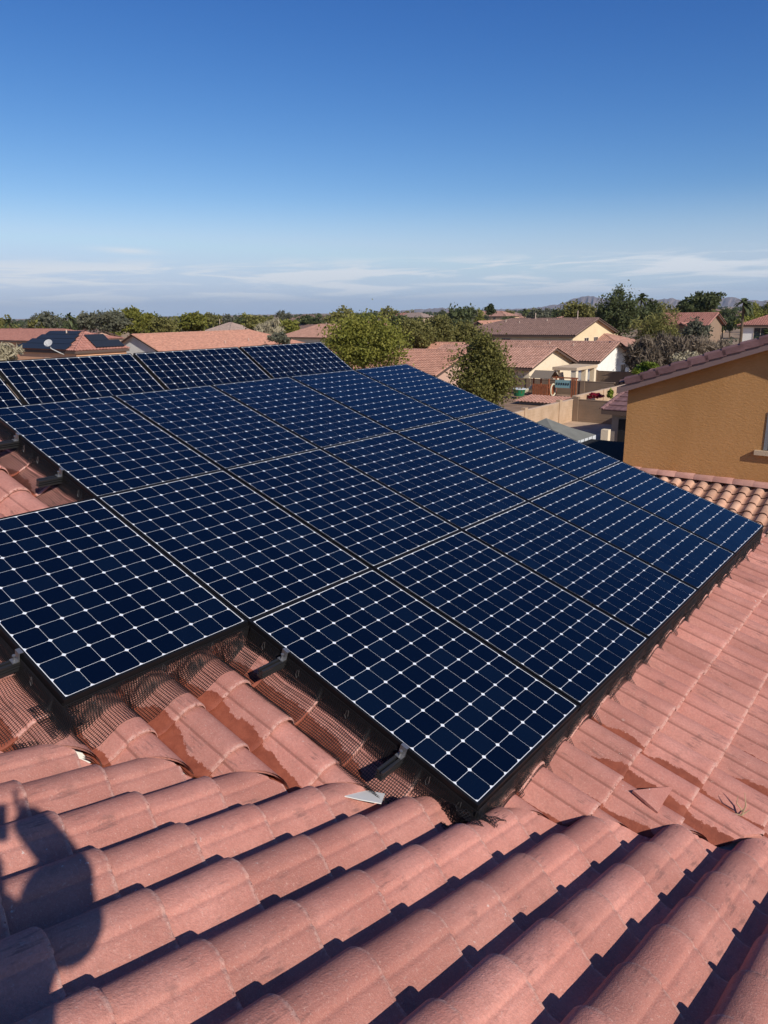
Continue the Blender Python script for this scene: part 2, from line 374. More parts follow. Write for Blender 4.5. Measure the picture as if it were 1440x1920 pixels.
# deck, valley metal, back slope, walls
dk = MB()
def quad(mb, a, b, c, d): mb.add([a, b, c, d], [(0, 1, 2, 3)])
def on1(x, y, h): p = PO - N1 * HP; return Vector((x, y, p.z - (N1.x * (x - p.x)) / N1.z + h / N1.z))
def on2(x, y, h): return Vector((x, y, VP.z - (N2.x * (x - VP.x) + N2.y * (y - VP.y)) / N2.z + h / N2.z))
vp0, vp1 = VPT - VD * 4.6, VPT + VD * 5.5
quad(dk, on1(vp0.x, vp0.y, -.03), on1(vp1.x, vp1.y, -.03), on1(vp1.x, Y_END, -.03), on1(X_RIDGE, Y_END, -.03))
dk.add([on1(vp0.x, vp0.y, -.03), on1(X_RIDGE, Y_END, -.03), on1(X_RIDGE, vp0.y, -.03)], [(0, 1, 2)])
quad(dk, on2(vp0.x, vp0.y, -.03), on2(vp0.x, -4.5, -.03), on2(vp1.x, -4.5, -.03), on2(vp1.x, vp1.y, -.03))
dk.build('roof_deck', M['deck'], our)
fl = MB(); ns = 60
for s_ in (1, -1):
    for i in range(ns):
        a, b = vp0.lerp(vp1, i / ns), vp0.lerp(vp1, (i + 1) / ns); f = on1 if s_ > 0 else on2
        w = .10; e = VN * w * s_
        quad(fl, f(a.x, a.y, -.02), f(b.x, b.y, -.02), f(b.x + e.x, b.y + e.y, .012), f(a.x + e.x, a.y + e.y, .012))
fl.build('valley_flashing', M['flash'], our)
ZR = on1(X_RIDGE, 0, .0).z
back = MB(); BX = X_RIDGE - 4.2; zb = ZR - math.tan(SL) * 4.2
quad(back, Vector((X_RIDGE, -1, ZR - .03)), Vector((X_RIDGE, Y_END, ZR - .03)), Vector((BX, Y_END, zb - .03)), Vector((BX, -1, zb - .03)))
back.build('back_roof_deck', M['deck'], our)
F3 = frame(Vector((X_RIDGE, 0, ZR)), Vector((0, 1, 0)), Vector((-math.cos(SL), 0, -math.sin(SL))), Vector((-math.sin(SL), 0, math.cos(SL))))
joined_tiles('back_roof_tiles', [F3 @ Matrix.Translation((j * TW, i * TE, 0)) for i in range(0, 12) for j in range(-3, 27)], our)
rc = MB()
for i in range(22):
    y = -1 + i * .4
    pts = [(X_RIDGE + .13 * math.cos(t), y, ZR - .05 + .10 * math.sin(t)) for t in np.linspace(0, math.pi, 9)]
    p2 = [(X_RIDGE + .145 * math.cos(t), y + .43, ZR - .045 + .115 * math.sin(t)) for t in np.linspace(0, math.pi, 9)]
    rc.add(pts + p2, [(k, k + 1, k + 10, k + 9) for k in range(8)])
rc.build('ridge_caps', M['tile'], our)['kind'] = 'stuff'
hw = MB(); hw.box(BX + .4, -1, -8.2, X_RIDGE + .1, Y_END - .25, zb - .05); hw.box(X_RIDGE + .1, -4, -8.2, 1.6, Y_END - .25, -3.75)
M['our_wall'] = mat('tan_stucco', (.42, .26, .15), .9, .2, noise=.08, bump=.01, bscale=20)
hw.build('wall', M['our_wall'], our)
gw = MB(); gw.add([(X_RIDGE + .1, Y_END - .3, -4.2), (1.6, Y_END - .3, -4.2), (1.6, Y_END - .3, on1(1.6, 0, -.05).z), (X_RIDGE + .1, Y_END - .3, ZR - .07)], [(0, 1, 2, 3)]); gw.build('gable_wall', M['our_wall'], our)
# ---------------------------------------------------------------- solar panels
PL, PW, PT = 1.559, 1.046, .046
def cell_mesh():
    a = .0624; r = .0806; t0 = math.acos(a / r); v = []
    for q in range(4):
        for t in np.linspace(t0, math.pi / 2 - t0, 5): v.append((r * math.cos(t + q * math.pi / 2), r * math.sin(t + q * math.pi / 2), .0006))
    v2 = [(x, y, 0) for x, y, z in v]; n = len(v)
    return MB().add(v + v2, [tuple(range(n))] + [(i, i + n, (i + 1) % n + n, (i + 1) % n) for i in range(n)]).mesh('cell_mesh', M['cell'])
CM = cell_mesh()
def ring(w, h):
    m = MB(); e = .0142; m.box(0, 0, -PT, w, e, 0); m.box(0, h - e, -PT, w, h, 0); m.box(0, e, -PT, e, h - e, 0); m.box(w - e, e, -PT, w, h - e, 0)
    m.box(e, e, -PT, .03, h - e, -PT + .002); m.box(w - .03, e, -PT, w - e, h - e, -PT + .002); return m.mesh('panel_frame_mesh', M['frame'])
FR = ring(PL, PW); BK = MB().box(.0142, .0142, -.012, PL - .0142, PW - .0142, -.0022).mesh('backsheet_mesh', M['back'])
cpl, cpw = (PL - .0244 - .011) / 12, (PW - .0244 - .011) / 8
def panel(mw, label, k):
    root = bpy.data.objects.new('solar_module', None); C.objects.link(root); root.matrix_world = mw; root.empty_display_size = .2
    tag(root, label, 'solar panel', 'solar panels on the foreground roof')
    for nm, me in (('frame', FR), ('backsheet', BK)):
        o = bpy.data.objects.new(nm, me); C.objects.link(o); o.parent = root
    for i in range(12):
        for j in range(8):
            o = bpy.data.objects.new('solar_cell', CM); C.objects.link(o); o.parent = root; o.location = (.0177 + cpl * (i + .5), .0177 + cpw * (j + .5), -.0022)
    return root
GA, GB = .002, .0152
PP = frame(PO, A, Bv, N1)
rown = {0: 'front row beside the open right-hand tiles', 1: 'middle row', 2: 'top row of the large array'}
posn = ['leftmost', 'second from left', 'middle', 'second from right', 'far right']
for k in range(3):
    for j in range(5):
        if k == 0: lb = 'navy solar panel, %s of five in the row beside the open tiles' % posn[j]
        if k == 1: lb = 'navy solar panel, %s of the joined five in the middle row' % posn[j]
        if k == 2: lb = 'navy solar panel, %s of five in the row below the dark panels' % posn[j]
        du = (-.002, 0, .002)[k] + rnd.uniform(-.001, .001)
        panel(PP @ Matrix.Translation((-k * (PL + GA) + du, j * (PW + GB), rnd.uniform(-.001, .001))), lb, 0)
panel(PP @ Matrix.Translation((-(PL + GA) - .002, -(PW + GB) + .006, 0)), 'navy solar panel jutting out alone at the left, its lower corner over loose wire mesh', 0)
TA = R(31.423); V3 = Vector((math.cos(TA), 0, -math.sin(TA))); N3 = Vector((math.sin(TA), 0, math.cos(TA))); ST = Vector((-7.7331, 7.9410, -.4230))
slab = ['nearly black tilted solar panel cut off by the left edge of the picture', 'nearly black tilted solar panel in front of the orange house with the dish', 'nearly black tilted solar panel in front of the long salmon roof', 'nearly black tilted solar panel next to the big green tree']
for j in range(4):
    y1 = 7.954 - (3 - j) * (PL + .0407)            # its +Y edge
    o = Vector((ST.x, y1, ST.z)) - V3 * .0155
    panel(frame(o, Vector((0, -1, 0)), V3, N3) , slab[j], 0)
# tilt legs and rails below the raised row
lg = empty('tilt_rack', (-7.3, 4.6, -1.5), 'black tilt rack holding up the dark back row of panels', 'mounting rack')
for j in range(9):
    y = 1.9 + j * .74; top = Vector((ST.x, y, ST.z)) + V3 * .2 - N3 * .06; bot = Vector((ST.x, y, ST.z)) + V3 * .95 - N3 * .06
    zt = ZR - math.tan(SL) * (X_RIDGE - top.x) + .05
    MB().box(top.x - .02, y - .02, zt, top.x + .02, y + .02, top.z).build('leg', M['rail'], lg)
for s_ in (.22, .85):
    c = ST + V3 * s_ - N3 * (PT + .03)
    mb = MB().box(-.02, 1.5 - ST.y, -.03, .02, .08, .0, Matrix.Translation(Vector((c.x, ST.y, c.z)))); mb.build('rail', M['rail'], lg)
# rails under the main array, with stubs, end clamps and mid clamps
def rail(u, v0, v1, label, end_stub):
    root = bpy.data.objects.new('mounting_rail', None); C.objects.link(root); root.matrix_world = PP @ Matrix.Translation((u, v0, -PT)); tag(root, label, 'rail', 'rails carrying the solar panels')
    m = MB(); L = v1 - v0
    m.box(-.019, 0, -.052, .019, L, -.040); m.box(-.019, 0, -.016, -.006, L, -.001); m.box(.006, 0, -.016, .019, L, -.001); m.box(-.011, .002, -.040, .011, L - .002, -.016)
    m.box(-.021, 0, -.030, -.011, L, -.026); m.box(.011, 0, -.030, .021, L, -.026)
    o = m.mesh('rail_profile', M['rail']); q = bpy.data.objects.new('profile', o); C.objects.link(q); q.parent = root
    vp = []
    j = math.ceil(v0 / (PW + GB))
    for jj in range(0, 7):
        v = jj * (PW + GB) - GB / 2
        if v0 + .3 < v < v1 - .1: vp.append(v)
    cm = MB(); cm.box(-.018, -.006, -.002, .018, .006, PT + .001); cm.box(-.018, -.014, PT + .001, .018, .014, PT + .0045); cm.tube([(0, 0, PT + .0045), (0, 0, PT + .011)], .006, 6); cm = cm.mesh('mid_clamp_mesh', M['frame'])
    for v in vp:
        q = bpy.data.objects.new('mid_clamp', cm); C.objects.link(q); q.parent = root; q.location = (0, v - v0, 0)
    if end_stub:
        e = MB(); s_ = end_stub
        e.box(-.019, s_ - .012, 0, .019, s_ - .008, PT + .003); e.box(-.019, s_ - .012, PT + .0015, .019, s_ + .010, PT + .005); e.box(-.019, s_ - .040, .0, .019, s_ - .008, .004); e.tube([(0, s_ - .026, -.002), (0, s_ - .026, .030)], .005, 6); e.tube([(0, s_ - .026, .030), (0, s_ - .026, .036)], .009, 6)
        q = bpy.data.objects.new('end_clamp', e.mesh('end_clamp_mesh', M['steel'])); C.objects.link(q); q.parent = root
        b_ = MB(); b_.box(-.03, s_ + .02, -.19, -.022, s_ + .06, -.01); b_.box(-.06, s_ + .0, -.20, .02, s_ + .09, -.192)
        q = bpy.data.objects.new('foot_bracket', b_.mesh('foot_bracket_mesh', M['steel'])); C.objects.link(q); q.parent = root
    return root
VE = 5 * (PW + GB) - .02
rails = [(.30, -.17, 'exposed rail end near the inner corner where two panels meet', .17), (1.13, -.17, 'exposed rail end lowest on the roof, beside the front panel', .17),
         (-.40, -1.62, 'rail running off the left edge under the jutting panel', .56), (-1.22, -1.25, 'rail hidden under the upper half of the jutting panel', .19),
         (-2.0, -.17, 'exposed rail end above the dusty pink tiles at left', .17), (-2.62, -.28, 'exposed rail end highest at the left edge of the picture', .28)]
for u, v0, lb, st in rails: rail(u, v0, VE, 'black ' + lb, st)
# ---------------------------------------------------------------- wire mesh skirts
def zt1(v, u):                                    # tile surface height above pan plane, main slope; v along +Y from PO, u downslope
    s = (-v - .177); y = (u + .075) % TE
    return prof_z(s) + LIFT * y / TE
def net(P, r=.0018):                                       # P (n, m, 3) grid -> square wires
    P = np.asarray(P); n, m = P.shape[:2]; V, F = [], []; off = 0
    def wires(Q):
        nonlocal off
        a, b = Q.shape[:2]
        T = np.gradient(Q, axis=1); T /= np.linalg.norm(T, axis=2, keepdims=True) + 1e-9
        up = np.array([.12, .17, .98]); s = np.cross(T, up); s /= np.linalg.norm(s, axis=2, keepdims=True) + 1e-9; t = np.cross(s, T)
        vs = np.stack([Q + s * r, Q - s * .5 * r + t * .87 * r, Q - s * .5 * r - t * .87 * r], 2)
        idx = np.arange(a * b).reshape(a, b) * 3; i0, i1 = idx[:, :-1].ravel(), idx[:, 1:].ravel()
        f = np.concatenate([np.stack([i0 + k, i0 + (k + 1) % 3, i1 + (k + 1) % 3, i1 + k], 1) for k in range(3)])
        V.append(vs.reshape(-1, 3)); F.append(f + off); off += vs.size // 3
    wires(P); wires(P.transpose(1, 0, 2))
    return np.concatenate(V), np.concatenate(F)
def smooth_noise(n, k, rr):
    a = [rr.uniform(-1, 1) for _ in range(n // k + 3)]
    return [a[i // k] * (1 - (i % k) / k) + a[i // k + 1] * (i % k) / k for i in range(n)]
PITCH = .0125
def skirt(p0, p1, outv, drop, flange, seed, label, hug=True, ragged=.0, fins=False, top=-.03):
    """p0,p1 in (u,v) of the panel plane; outv (du,dv) outward unit"""
    rr = random.Random(seed); L = math.hypot(p1[0] - p0[0], p1[1] - p0[1]); n = int(L / PITCH); cols = []
    nd = int(drop / PITCH); nf = int(flange / PITCH); wob = smooth_noise(n + 1, 14, rr); wob2 = smooth_noise(n + 1, 7, rr)
    for i in range(n + 1):
        t = i / n; u = p0[0] + (p1[0] - p0[0]) * t; v = p0[1] + (p1[1] - p0[1]) * t; row = []
        for q in range(nd + nf + 1):
            if q <= nd:
                k = q / nd; o = .004 + .035 * k * k + wob[i] * .012 * k; uu, vv = u + outv[0] * o, v + outv[1] * o
                zs = zt1(vv, uu) + .004 - HP; h = top + (max(zs, -drop - .045) - top) * k
            else:
                e = (q - nd) * PITCH; o = .039 + wob[i] * .012 + e * (.93 + .05 * wob2[i]); uu, vv = u + outv[0] * o, v + outv[1] * o
                zs = zt1(vv, uu) - HP; h = zs + .0045 + .010 * (e / max(flange, .01)) * (1 + wob2[i]) * .6
            row.append(PO + A * uu + Bv * vv + N1 * h)
        cols.append([tuple(a) for a in row])
    V, F = net([row[:nd + 1] for row in cols], .0015)
    if nf:
        Vf, Ff = net([row[nd:] for row in cols], .0013); F = np.concatenate([F, Ff + len(V)]); V = np.concatenate([V, Vf])
    c2 = [[tuple(Vector(p_) - (A * outv[0] + Bv * outv[1]) * .012 + N1 * .006 + A * (.006 * abs(outv[1])) + Bv * (.006 * abs(outv[0]))) for p_ in row[:nd + 1]] for row in cols]
    V2, F2_ = net(c2, .0012); F = np.concatenate([F, F2_ + len(V)]); V = np.concatenate([V, V2])
    o = link('wire_mesh', mesh_np('wire_mesh', V, F, M['wire'])); tag(o, label, 'wire mesh', 'black wire mesh skirts around the panels')
    return o
SK = {}
SK['a'] = skirt((PL, -.01), (PL, VE), (1, 0), .20, .0001, 3, 'black wire mesh hanging below the long edge facing the open red tiles')
SK['b'] = skirt((.02, 0), (PL + .10, 0), (0, -1), .21, .205, 4, 'black wire mesh lying on the tiles left of the front panel, around two rail ends')
SK['c'] = skirt((-GA, -(PW + .02)), (-GA, .02), (1, 0), .20, .13, 5, 'black wire mesh below the lower edge of the jutting panel')
SK['d'] = skirt((-(PL * .75), -(PW + .015)), (.09, -(PW + .015)), (0, -1), .21, .20, 6, 'black wire mesh spread over tiles at the left edge beside the jutting panel')
SK['e'] = skirt((-3.1, 0), (-1.60, 0), (0, -1), .21, .15, 7, 'black wire mesh over dusty tiles left of the upper panels')
def sheet(c, du, dv, n, m, seed, label, crum=.02):
    rr = random.Random(seed); g = np.zeros((n, m, 3)); a = [[rr.uniform(-1, 1) for _ in range(m // 4 + 3)] for _ in range(n // 4 + 3)]
    for i in range(n):
        for j in range(m):
            fi, fj = i / 4, j / 4; i0, j0 = int(fi), int(fj); x, y = fi - i0, fj - j0
            h = (a[i0][j0] * (1 - x) + a[i0 + 1][j0] * x) * (1 - y) + (a[i0][j0 + 1] * (1 - x) + a[i0 + 1][j0 + 1] * x) * y
            p = c + du * (i * PITCH) + dv * (j * PITCH) + Vector((0, 0, h * crum)); g[i, j] = p[:]
    V, F = net(g, .0015); return tag(link('wire_mesh', mesh_np('wire_mesh', V, F, M['wire'])), label, 'wire mesh', 'black wire mesh skirts around the panels')
def w1(u, v, h): return PO + A * u + Bv * v + N1 * (h - HP)
sheet(w1(1.46, -.20, .10), (A * .9 + Bv * .15 + Vector((0, 0, -.1))).normalized(), (Bv * .95 - A * .1).normalized(), 26, 30, 21, 'crumpled black wire mesh scrap at the lowest panel corner over the valley', .03)
sheet(w1(-.02, -1.27, .07), (A * .95 - Bv * .1 + Vector((0, 0, -.03))).normalized(), (Bv).normalized(), 14, 20, 22, 'crumpled black wire mesh scrap at the lower corner of the jutting panel', .012)
# small spring clips holding the mesh to the frames
cl = MB()
for (u, v, ou, ov) in [(.15, 0, 0, -1), (.42, 0, 0, -1), (.78, 0, 0, -1), (1.3, 0, 0, -1), (1.48, 0, 0, -1), (-.01, -.25, 1, 0), (-.01, -.55, 1, 0), (-.01, -.92, 1, 0), (-.25, -1.06, 0, -1), (-1.75, 0, 0, -1), (-2.3, 0, 0, -1), (-2.5, 0, 0, -1)]:
    b0 = PO + A * (u + ou * .02) + Bv * (v + ov * .02) - N1 * .05; tdir = A * ov + Bv * ou
    cl = MB(); cl.tube([b0 + N1 * .02 - tdir * .006, b0 - N1 * .02 - tdir * .010, b0 - N1 * .038, b0 - N1 * .02 + tdir * .010, b0 + N1 * .01 + tdir * .004], .0011, 4)
    cl.build('clip', M['steel'], SK['c' if ou else 'd' if v < -1 else 'b' if u > 0 else 'e'])
# mortar lumps, twig
def lump(name, c, r, seed, m, parent=None, sq=(1, 1, .6)):
    rr = random.Random(seed); bm = bmesh.new(); bmesh.ops.create_icosphere(bm, subdivisions=3, radius=r)
    for v in bm.verts: v.co *= 1 + rr.uniform(-.13, .13); v.co = Vector((v.co.x * sq[0], v.co.y * sq[1], v.co.z * sq[2])) + Vector(c)
    me = bpy.data.meshes.new(name); bm.to_mesh(me); bm.free(); me.materials.append(m); return link(name, me, parent)
lump('mortar_lump', w1(1.62, .155, .03), .05, 1, M['mortar'], our); lump('mortar_lump', w1(.20, -1.42, .0), .055, 2, M['mortar'], our)
M['twig'] = mat('dry_twig', (.42, .30, .18), .9, .2, noise=.2)
tb = w1(2.47, 1.28, .05)
tg = MB(); tg.tube([tb, tb + Vector((.01, .02, .05)), tb + Vector((-.005, .03, .12))], [.005, .004, .001], 5); tg.tube([tb + Vector((.0, .01, .02)), tb + Vector((-.03, .0, .06)), tb + Vector((-.03, .01, .10))], [.004, .003, .001], 5); tg.tube([tb + Vector((-.07, -.02, .0)), tb, tb + Vector((.03, .03, .03))], [.003, .005, .002], 5)
tag(tg.build('dry_twig', M['twig']), 'pale dry twig standing in the valley between the tiles at right', 'twig')
# ---------------------------------------------------------------- ground and far setting
GZ = -8.2
M['dirt_or_rib_shade'] = mat('desert_dirt', (.30, .215, .145), .95, .1, noise=.22, nscale=.06, coord='Object')
M['yard'] = mat('pale_yard_gravel', (.46, .34, .24), .95, .1, noise=.18, nscale=1.3)
def disc(name, r, z, m, kind='structure'):
    mb = MB(); n = 48; mb.v.append((0, 0, z)); rs = [60, 250, 1000, 4000, r]
    for q in rs: mb.v += [(q * math.cos(2 * math.pi * i / n), q * math.sin(2 * math.pi * i / n), z) for i in range(n)]
    mb.f += [(0, 1 + i, 1 + (i + 1) % n) for i in range(n)]
    for k in range(len(rs) - 1): mb.f += [(1 + k * n + i, 1 + (k + 1) * n + i, 1 + (k + 1) * n + (i + 1) % n, 1 + k * n + (i + 1) % n) for i in range(n)]
    return tag(mb.build(name, m), kind=kind)
disc('ground', 15000, GZ, M['dirt_or_rib_shade'])
# mountains far to the north
M['rock'] = mat('mountain_rock', (.16, .13, .12), .95, .1, noise=.2, nscale=.002)
def mountains():
    rr = random.Random(5); mb = MB(); n = 0; D = 9000
    prof = [(700, 583), (760, 582), (800, 579), (830, 577.5), (860, 579.5), (900, 581), (1000, 578), (1050, 570), (1075, 560), (1090, 557), (1103, 554), (1118, 557), (1135, 561), (1160, 563), (1190, 565), (1215, 560), (1235, 562), (1262, 559), (1280, 565), (1330, 562), (1350, 559), (1372, 557), (1395, 562), (1425, 564), (1470, 560), (1520, 562), (1600, 566), (1700, 570)]
    pts = []
    for (x0, y0), (x1, y1) in zip(prof, prof[1:]):
        m = max(2, int((x1 - x0) / 5))
        for i in range(m): pts.append((x0 + (x1 - x0) * i / m, y0 + (y1 - y0) * i / m + rr.uniform(-1, 1)))
    front = [at(x, y, D) for x, y in pts]
    for p in front:
        o = Vector((p.x, p.y, 0)).normalized()
        h = max(p.z - GZ, 8)
        mb.v += [tuple(Vector((p.x, p.y, GZ - 5)) - o * h * 2.4), tuple(Vector((p.x, p.y, GZ + h * .45)) - o * (h * .9 + rr.uniform(-.4, .4) * h)), tuple(p), tuple(Vector((p.x, p.y, GZ - 5)) + o * h * 2.5)]
    for i in range(len(front) - 1):
        for k in range(3): mb.f.append((i * 4 + k, i * 4 + 4 + k, i * 4 + 5 + k, i * 4 + 1 + k))
    tag(mb.build('mountains', M['rock']), kind='structure')
mountains()
# haze: a closed box of thin even air round everything
hz = MB().box(-14000, -3500, GZ - 1, 6500, 14000, 260).build('haze', None); hz['kind'] = 'stuff'
hm = bpy.data.materials.new('haze_air'); hm.use_nodes = True; ht = hm.node_tree; ht.nodes.clear()
ho = ht.nodes.new('ShaderNodeOutputMaterial'); hv = ht.nodes.new('ShaderNodeVolumePrincipled'); hv.inputs['Color'].default_value = (.68, .82, 1, 1); hv.inputs['Density'].default_value = 5.5e-5; hv.inputs['Anisotropy'].default_value = .2
ht.links.new(hv.outputs[0], ho.inputs['Volume']); hz.data.materials.append(hm)
# ---------------------------------------------------------------- houses
STU = {}
def stucco(name, c, bump=.01): STU[name] = mat(name + '_stucco', c, .92, .15, noise=.06, nscale=.8, bump=bump, bscale=9); return STU[name]
for n_, c in dict(white=(.82, .80, .74), cream=(.72, .60, .43), tan=(.45, .32, .20), brown=(.26, .18, .125), orange=(.66, .36, .21), yellow=(.70, .55, .34), grey=(.30, .25, .21), pink=(.50, .33, .25), beige=(.55, .42, .29)).items(): stucco(n_, c)
M['fascia'] = mat('dark_fascia', (.10, .065, .05), .8); M['trim'] = mat('pale_trim', (.62, .52, .40), .8)
M['glass'] = mat('window_glass', (.02, .028, .035), .08, .6); M['pipe'] = mat('painted_vent_pipe', (.55, .42, .33), .7)
def roof_sheet(mb, P0, along, down, nrm, L, S, tile=.30, course=.36, insetL=lambda s: 0, insetR=lambda s: 0, amp=.065, lift=.05, sub=4):
    """P0 = upper left of the slope; wavy courses; insets (m) as function of distance down"""
    nc = max(1, int(S / course)); course = S / nc; nt_ = max(2, int(L / tile * sub))
    for c in range(nc):
        sm = (c + .5) * course; a = max(0, insetL(sm)); b = L - max(0, insetR(sm))
        if b - a < .1: continue
        i0, i1 = int(a / L * nt_), int(math.ceil(b / L * nt_)); base = len(mb.v)
        for i in range(i0, i1 + 1):
            x = min(max(i / nt_ * L, a), b); w = .5 - .5 * math.cos(2 * math.pi * (i / sub + (.0)))
            w = w ** .7
            for s_, l_ in ((c * course - .03, 0), ((c + 1) * course, lift), ((c + 1) * course, lift - .05)):
                mb.v.append(tuple(P0 + along * x + down * s_ + nrm * (amp * w + l_)))
        for i in range(i1 - i0):
            q = base + i * 3
            mb.f.append((q, q + 1, q + 4, q + 3)); mb.f.append((q + 1, q + 2, q + 5, q + 4))
def windows(parent, face, rects, X0, X1, Y0, Y1, shutter=None):
    for (a0, a1, z0, z1) in rects:
        f = MB(); g = MB(); t = .07; e = .06
        def bx(mb, u0, u1, w0, w1, d0, d1):
            if face == 'S': mb.box(u0, Y0 - d1, w0, u1, Y0 - d0, w1)
            if face == 'E': mb.box(X1 + d0, u0, w0, X1 + d1, u1, w1)
        bx(f, a0, a1, z1 - t, z1, 0, e); bx(f, a0, a1, z0, z0 + t, 0, e); bx(f, a0, a0 + t, z0 + t, z1 - t, 0, e); bx(f, a1 - t, a1, z0 + t, z1 - t, 0, e)
        m_ = (a0 + a1) / 2; bx(f, m_ - .03, m_ + .03, z0 + t, z1 - t, 0, e * .8)
        w = f.build('window', M['trim'], parent); bx(g, a0 + t, a1 - t, z0 + t, z1 - t, .005, .02); g.build('pane', M['glass'], w)
def house(label, X0, X1, Y0, Y1, eave, ridge, axis, wallm, roofm, hip=(0, 0), wS=(), wE=(), ground=GZ, name='house', over=.45, sub=4, tile=.30, course=.36, vents=(), ewall=None, cat='house', group=None, root=None, course_amp=.068):
    """gable (or hipped) house; axis = direction of the ridge"""
    if root is None: root = empty(name, ((X0 + X1) / 2, (Y0 + Y1) / 2, ground), label, cat, group)
    w = MB(); zc = eave
    if axis == 'x':
        ym = (Y0 + Y1) / 2; half = (Y1 - Y0) / 2
        v = [(X0, Y0, ground), (X1, Y0, ground), (X1, Y1, ground), (X0, Y1, ground), (X0, Y0, zc), (X1, Y0, zc), (X1, Y1, zc), (X0, Y1, zc)]
        f = [(0, 1, 5, 4), (2, 3, 7, 6)]
        v += [(X0, ym, ridge - .08 if not hip[0] else zc), (X1, ym, ridge - .08 if not hip[1] else zc)]
        f += [(1, 2, 6, 9, 5), (3, 0, 4, 8, 7)]
    else:
        xm = (X0 + X1) / 2; half = (X1 - X0) / 2
        v = [(X0, Y0, ground), (X1, Y0, ground), (X1, Y1, ground), (X0, Y1, ground), (X0, Y0, zc), (X1, Y0, zc), (X1, Y1, zc), (X0, Y1, zc), (xm, Y0, ridge - .08 if not hip[0] else zc), (xm, Y1, ridge - .08 if not hip[1] else zc)]
        f = [(1, 2, 6, 5), (3, 0, 4, 7), (0, 1, 5, 8, 4), (2, 3, 7, 9, 6)]
    w.add(v, f); w.build('wall', wallm, root)
    pitch = math.atan2(ridge - zc, half); dn = (half + over) / math.cos(pitch); rm = MB(); zup = Vector((0, 0, 1))
    L = (X1 - X0 if axis == 'x' else Y1 - Y0) + 2 * over
    al = Vector((1, 0, 0)) if axis == 'x' else Vector((0, 1, 0)); cx = Vector(((X0 + X1) / 2, (Y0 + Y1) / 2, ridge))
    st = cx - al * L / 2
    for sg in (1, -1):
        ac = (Vector((0, -1, 0)) if axis == 'x' else Vector((1, 0, 0))) * sg
        d = (ac * math.cos(pitch) - zup * math.sin(pitch)); nn = (ac * math.sin(pitch) + zup * math.cos(pitch))
        a_, b_ = hip
        iL = (lambda s, a_=a_: max(0, (half + over) - s * math.cos(pitch)) if a_ else 0); iR = (lambda s, b_=b_: max(0, (half + over) - s * math.cos(pitch)) if b_ else 0)
        roof_sheet(rm, st, al, d, nn, L, dn, tile, course, iL, iR, sub=sub, amp=course_amp)
        p0 = st + al * (half + over if a_ else 0) - nn * .05; p1 = st + al * (L - (half + over if b_ else 0)) - nn * .05
        rm.add([p0, p1, st + al * L + d * dn - nn * .05, st + d * dn - nn * .05], [(0, 1, 2, 3)])
    for e_, h_ in enumerate(hip):
        if not h_: continue
        s_ = -1 if e_ == 0 else 1; apex = cx + al * s_ * (L / 2 - half - over); d = al * s_ * math.cos(pitch) - zup * math.sin(pitch); nn = al * s_ * math.sin(pitch) + zup * math.cos(pitch)
        cr = Vector((0, 0, 1)).cross(al * s_); W_ = 2 * (half + over); q0 = apex - cr * W_ / 2
        roof_sheet(rm, q0, cr, d, nn, W_, dn, tile, course, lambda s: (half + over) - s * math.cos(pitch), lambda s: (half + over) - s * math.cos(pitch), sub=sub, amp=course_amp)
        rm.add([apex - nn * .05, q0 + d * dn - nn * .05, q0 + cr * W_ + d * dn - nn * .05], [(0, 1, 2)])
    ro = rm.build('roof', roofm, root, smooth=False)
    # ridge caps, rakes, fascia
    cp = MB(); nrc = max(3, int(L / .42)); a0 = (half + over) if hip[0] else 0; a1 = L - ((half + over) if hip[1] else 0)
    def caps(p, q, w_=.13):
        Ls = (q - p).length; n = max(2, int(Ls / .42)); t = (q - p).normalized(); sd = t.cross(zup).normalized(); upn = sd.cross(t)
        for i in range(n):
            b = len(cp.v)
            for k, (ff, ww) in enumerate(((0, 1.), (1.06, 1.18))):
                c_ = p + (q - p) * ((i + ff) / n)
                for tt in (0, .7, 1.57, 2.44, 3.14): cp.v.append(tuple(c_ + sd * math.cos(tt) * w_ * ww + upn * (math.sin(tt) * w_ * .8 * ww)))
            for j in range(4): cp.f.append((b + j, b + j + 1, b + 6 + j, b + 5 + j))
    caps(st + al * a0 + zup * .02, st + al * a1 + zup * .02)
    for sg in (1, -1):
        ac = (Vector((0, -1, 0)) if axis == 'x' else Vector((1, 0, 0))) * sg; d = ac * math.cos(pitch) - zup * math.sin(pitch)
        for e_, aa in ((0, a0), (1, a1)):
            if hip[e_]: caps(st + al * aa, st + al * (0 if e_ == 0 else L) + d * dn, .11)
            else: caps(st + al * aa + zup * .02, st + al * aa + d * dn + zup * .02, .11)
    c_ = cp.build('ridge_and_rake_caps', roofm, ro); c_['kind'] = 'stuff'
    fa = MB(); ze = ridge - dn * math.sin(pitch); o = over
    x0, x1, y0, y1 = X0 - o, X1 + o, Y0 - o, Y1 + o
    if axis == 'x' or hip[0]: fa.box(x0, y0, ze - .24, x1, y0 + .04, ze - .03)
    if axis == 'x' or hip[1]: fa.box(x0, y1 - .04, ze - .24, x1, y1, ze - .03)
    if axis == 'y' or hip[1]: fa.box(x1 - .04, y0 + .05, ze - .24, x1, y1 - .05, ze - .03)
    if axis == 'y' or hip[0]: fa.box(x0, y0 + .05, ze - .24, x0 + .04, y1 - .05, ze - .03)
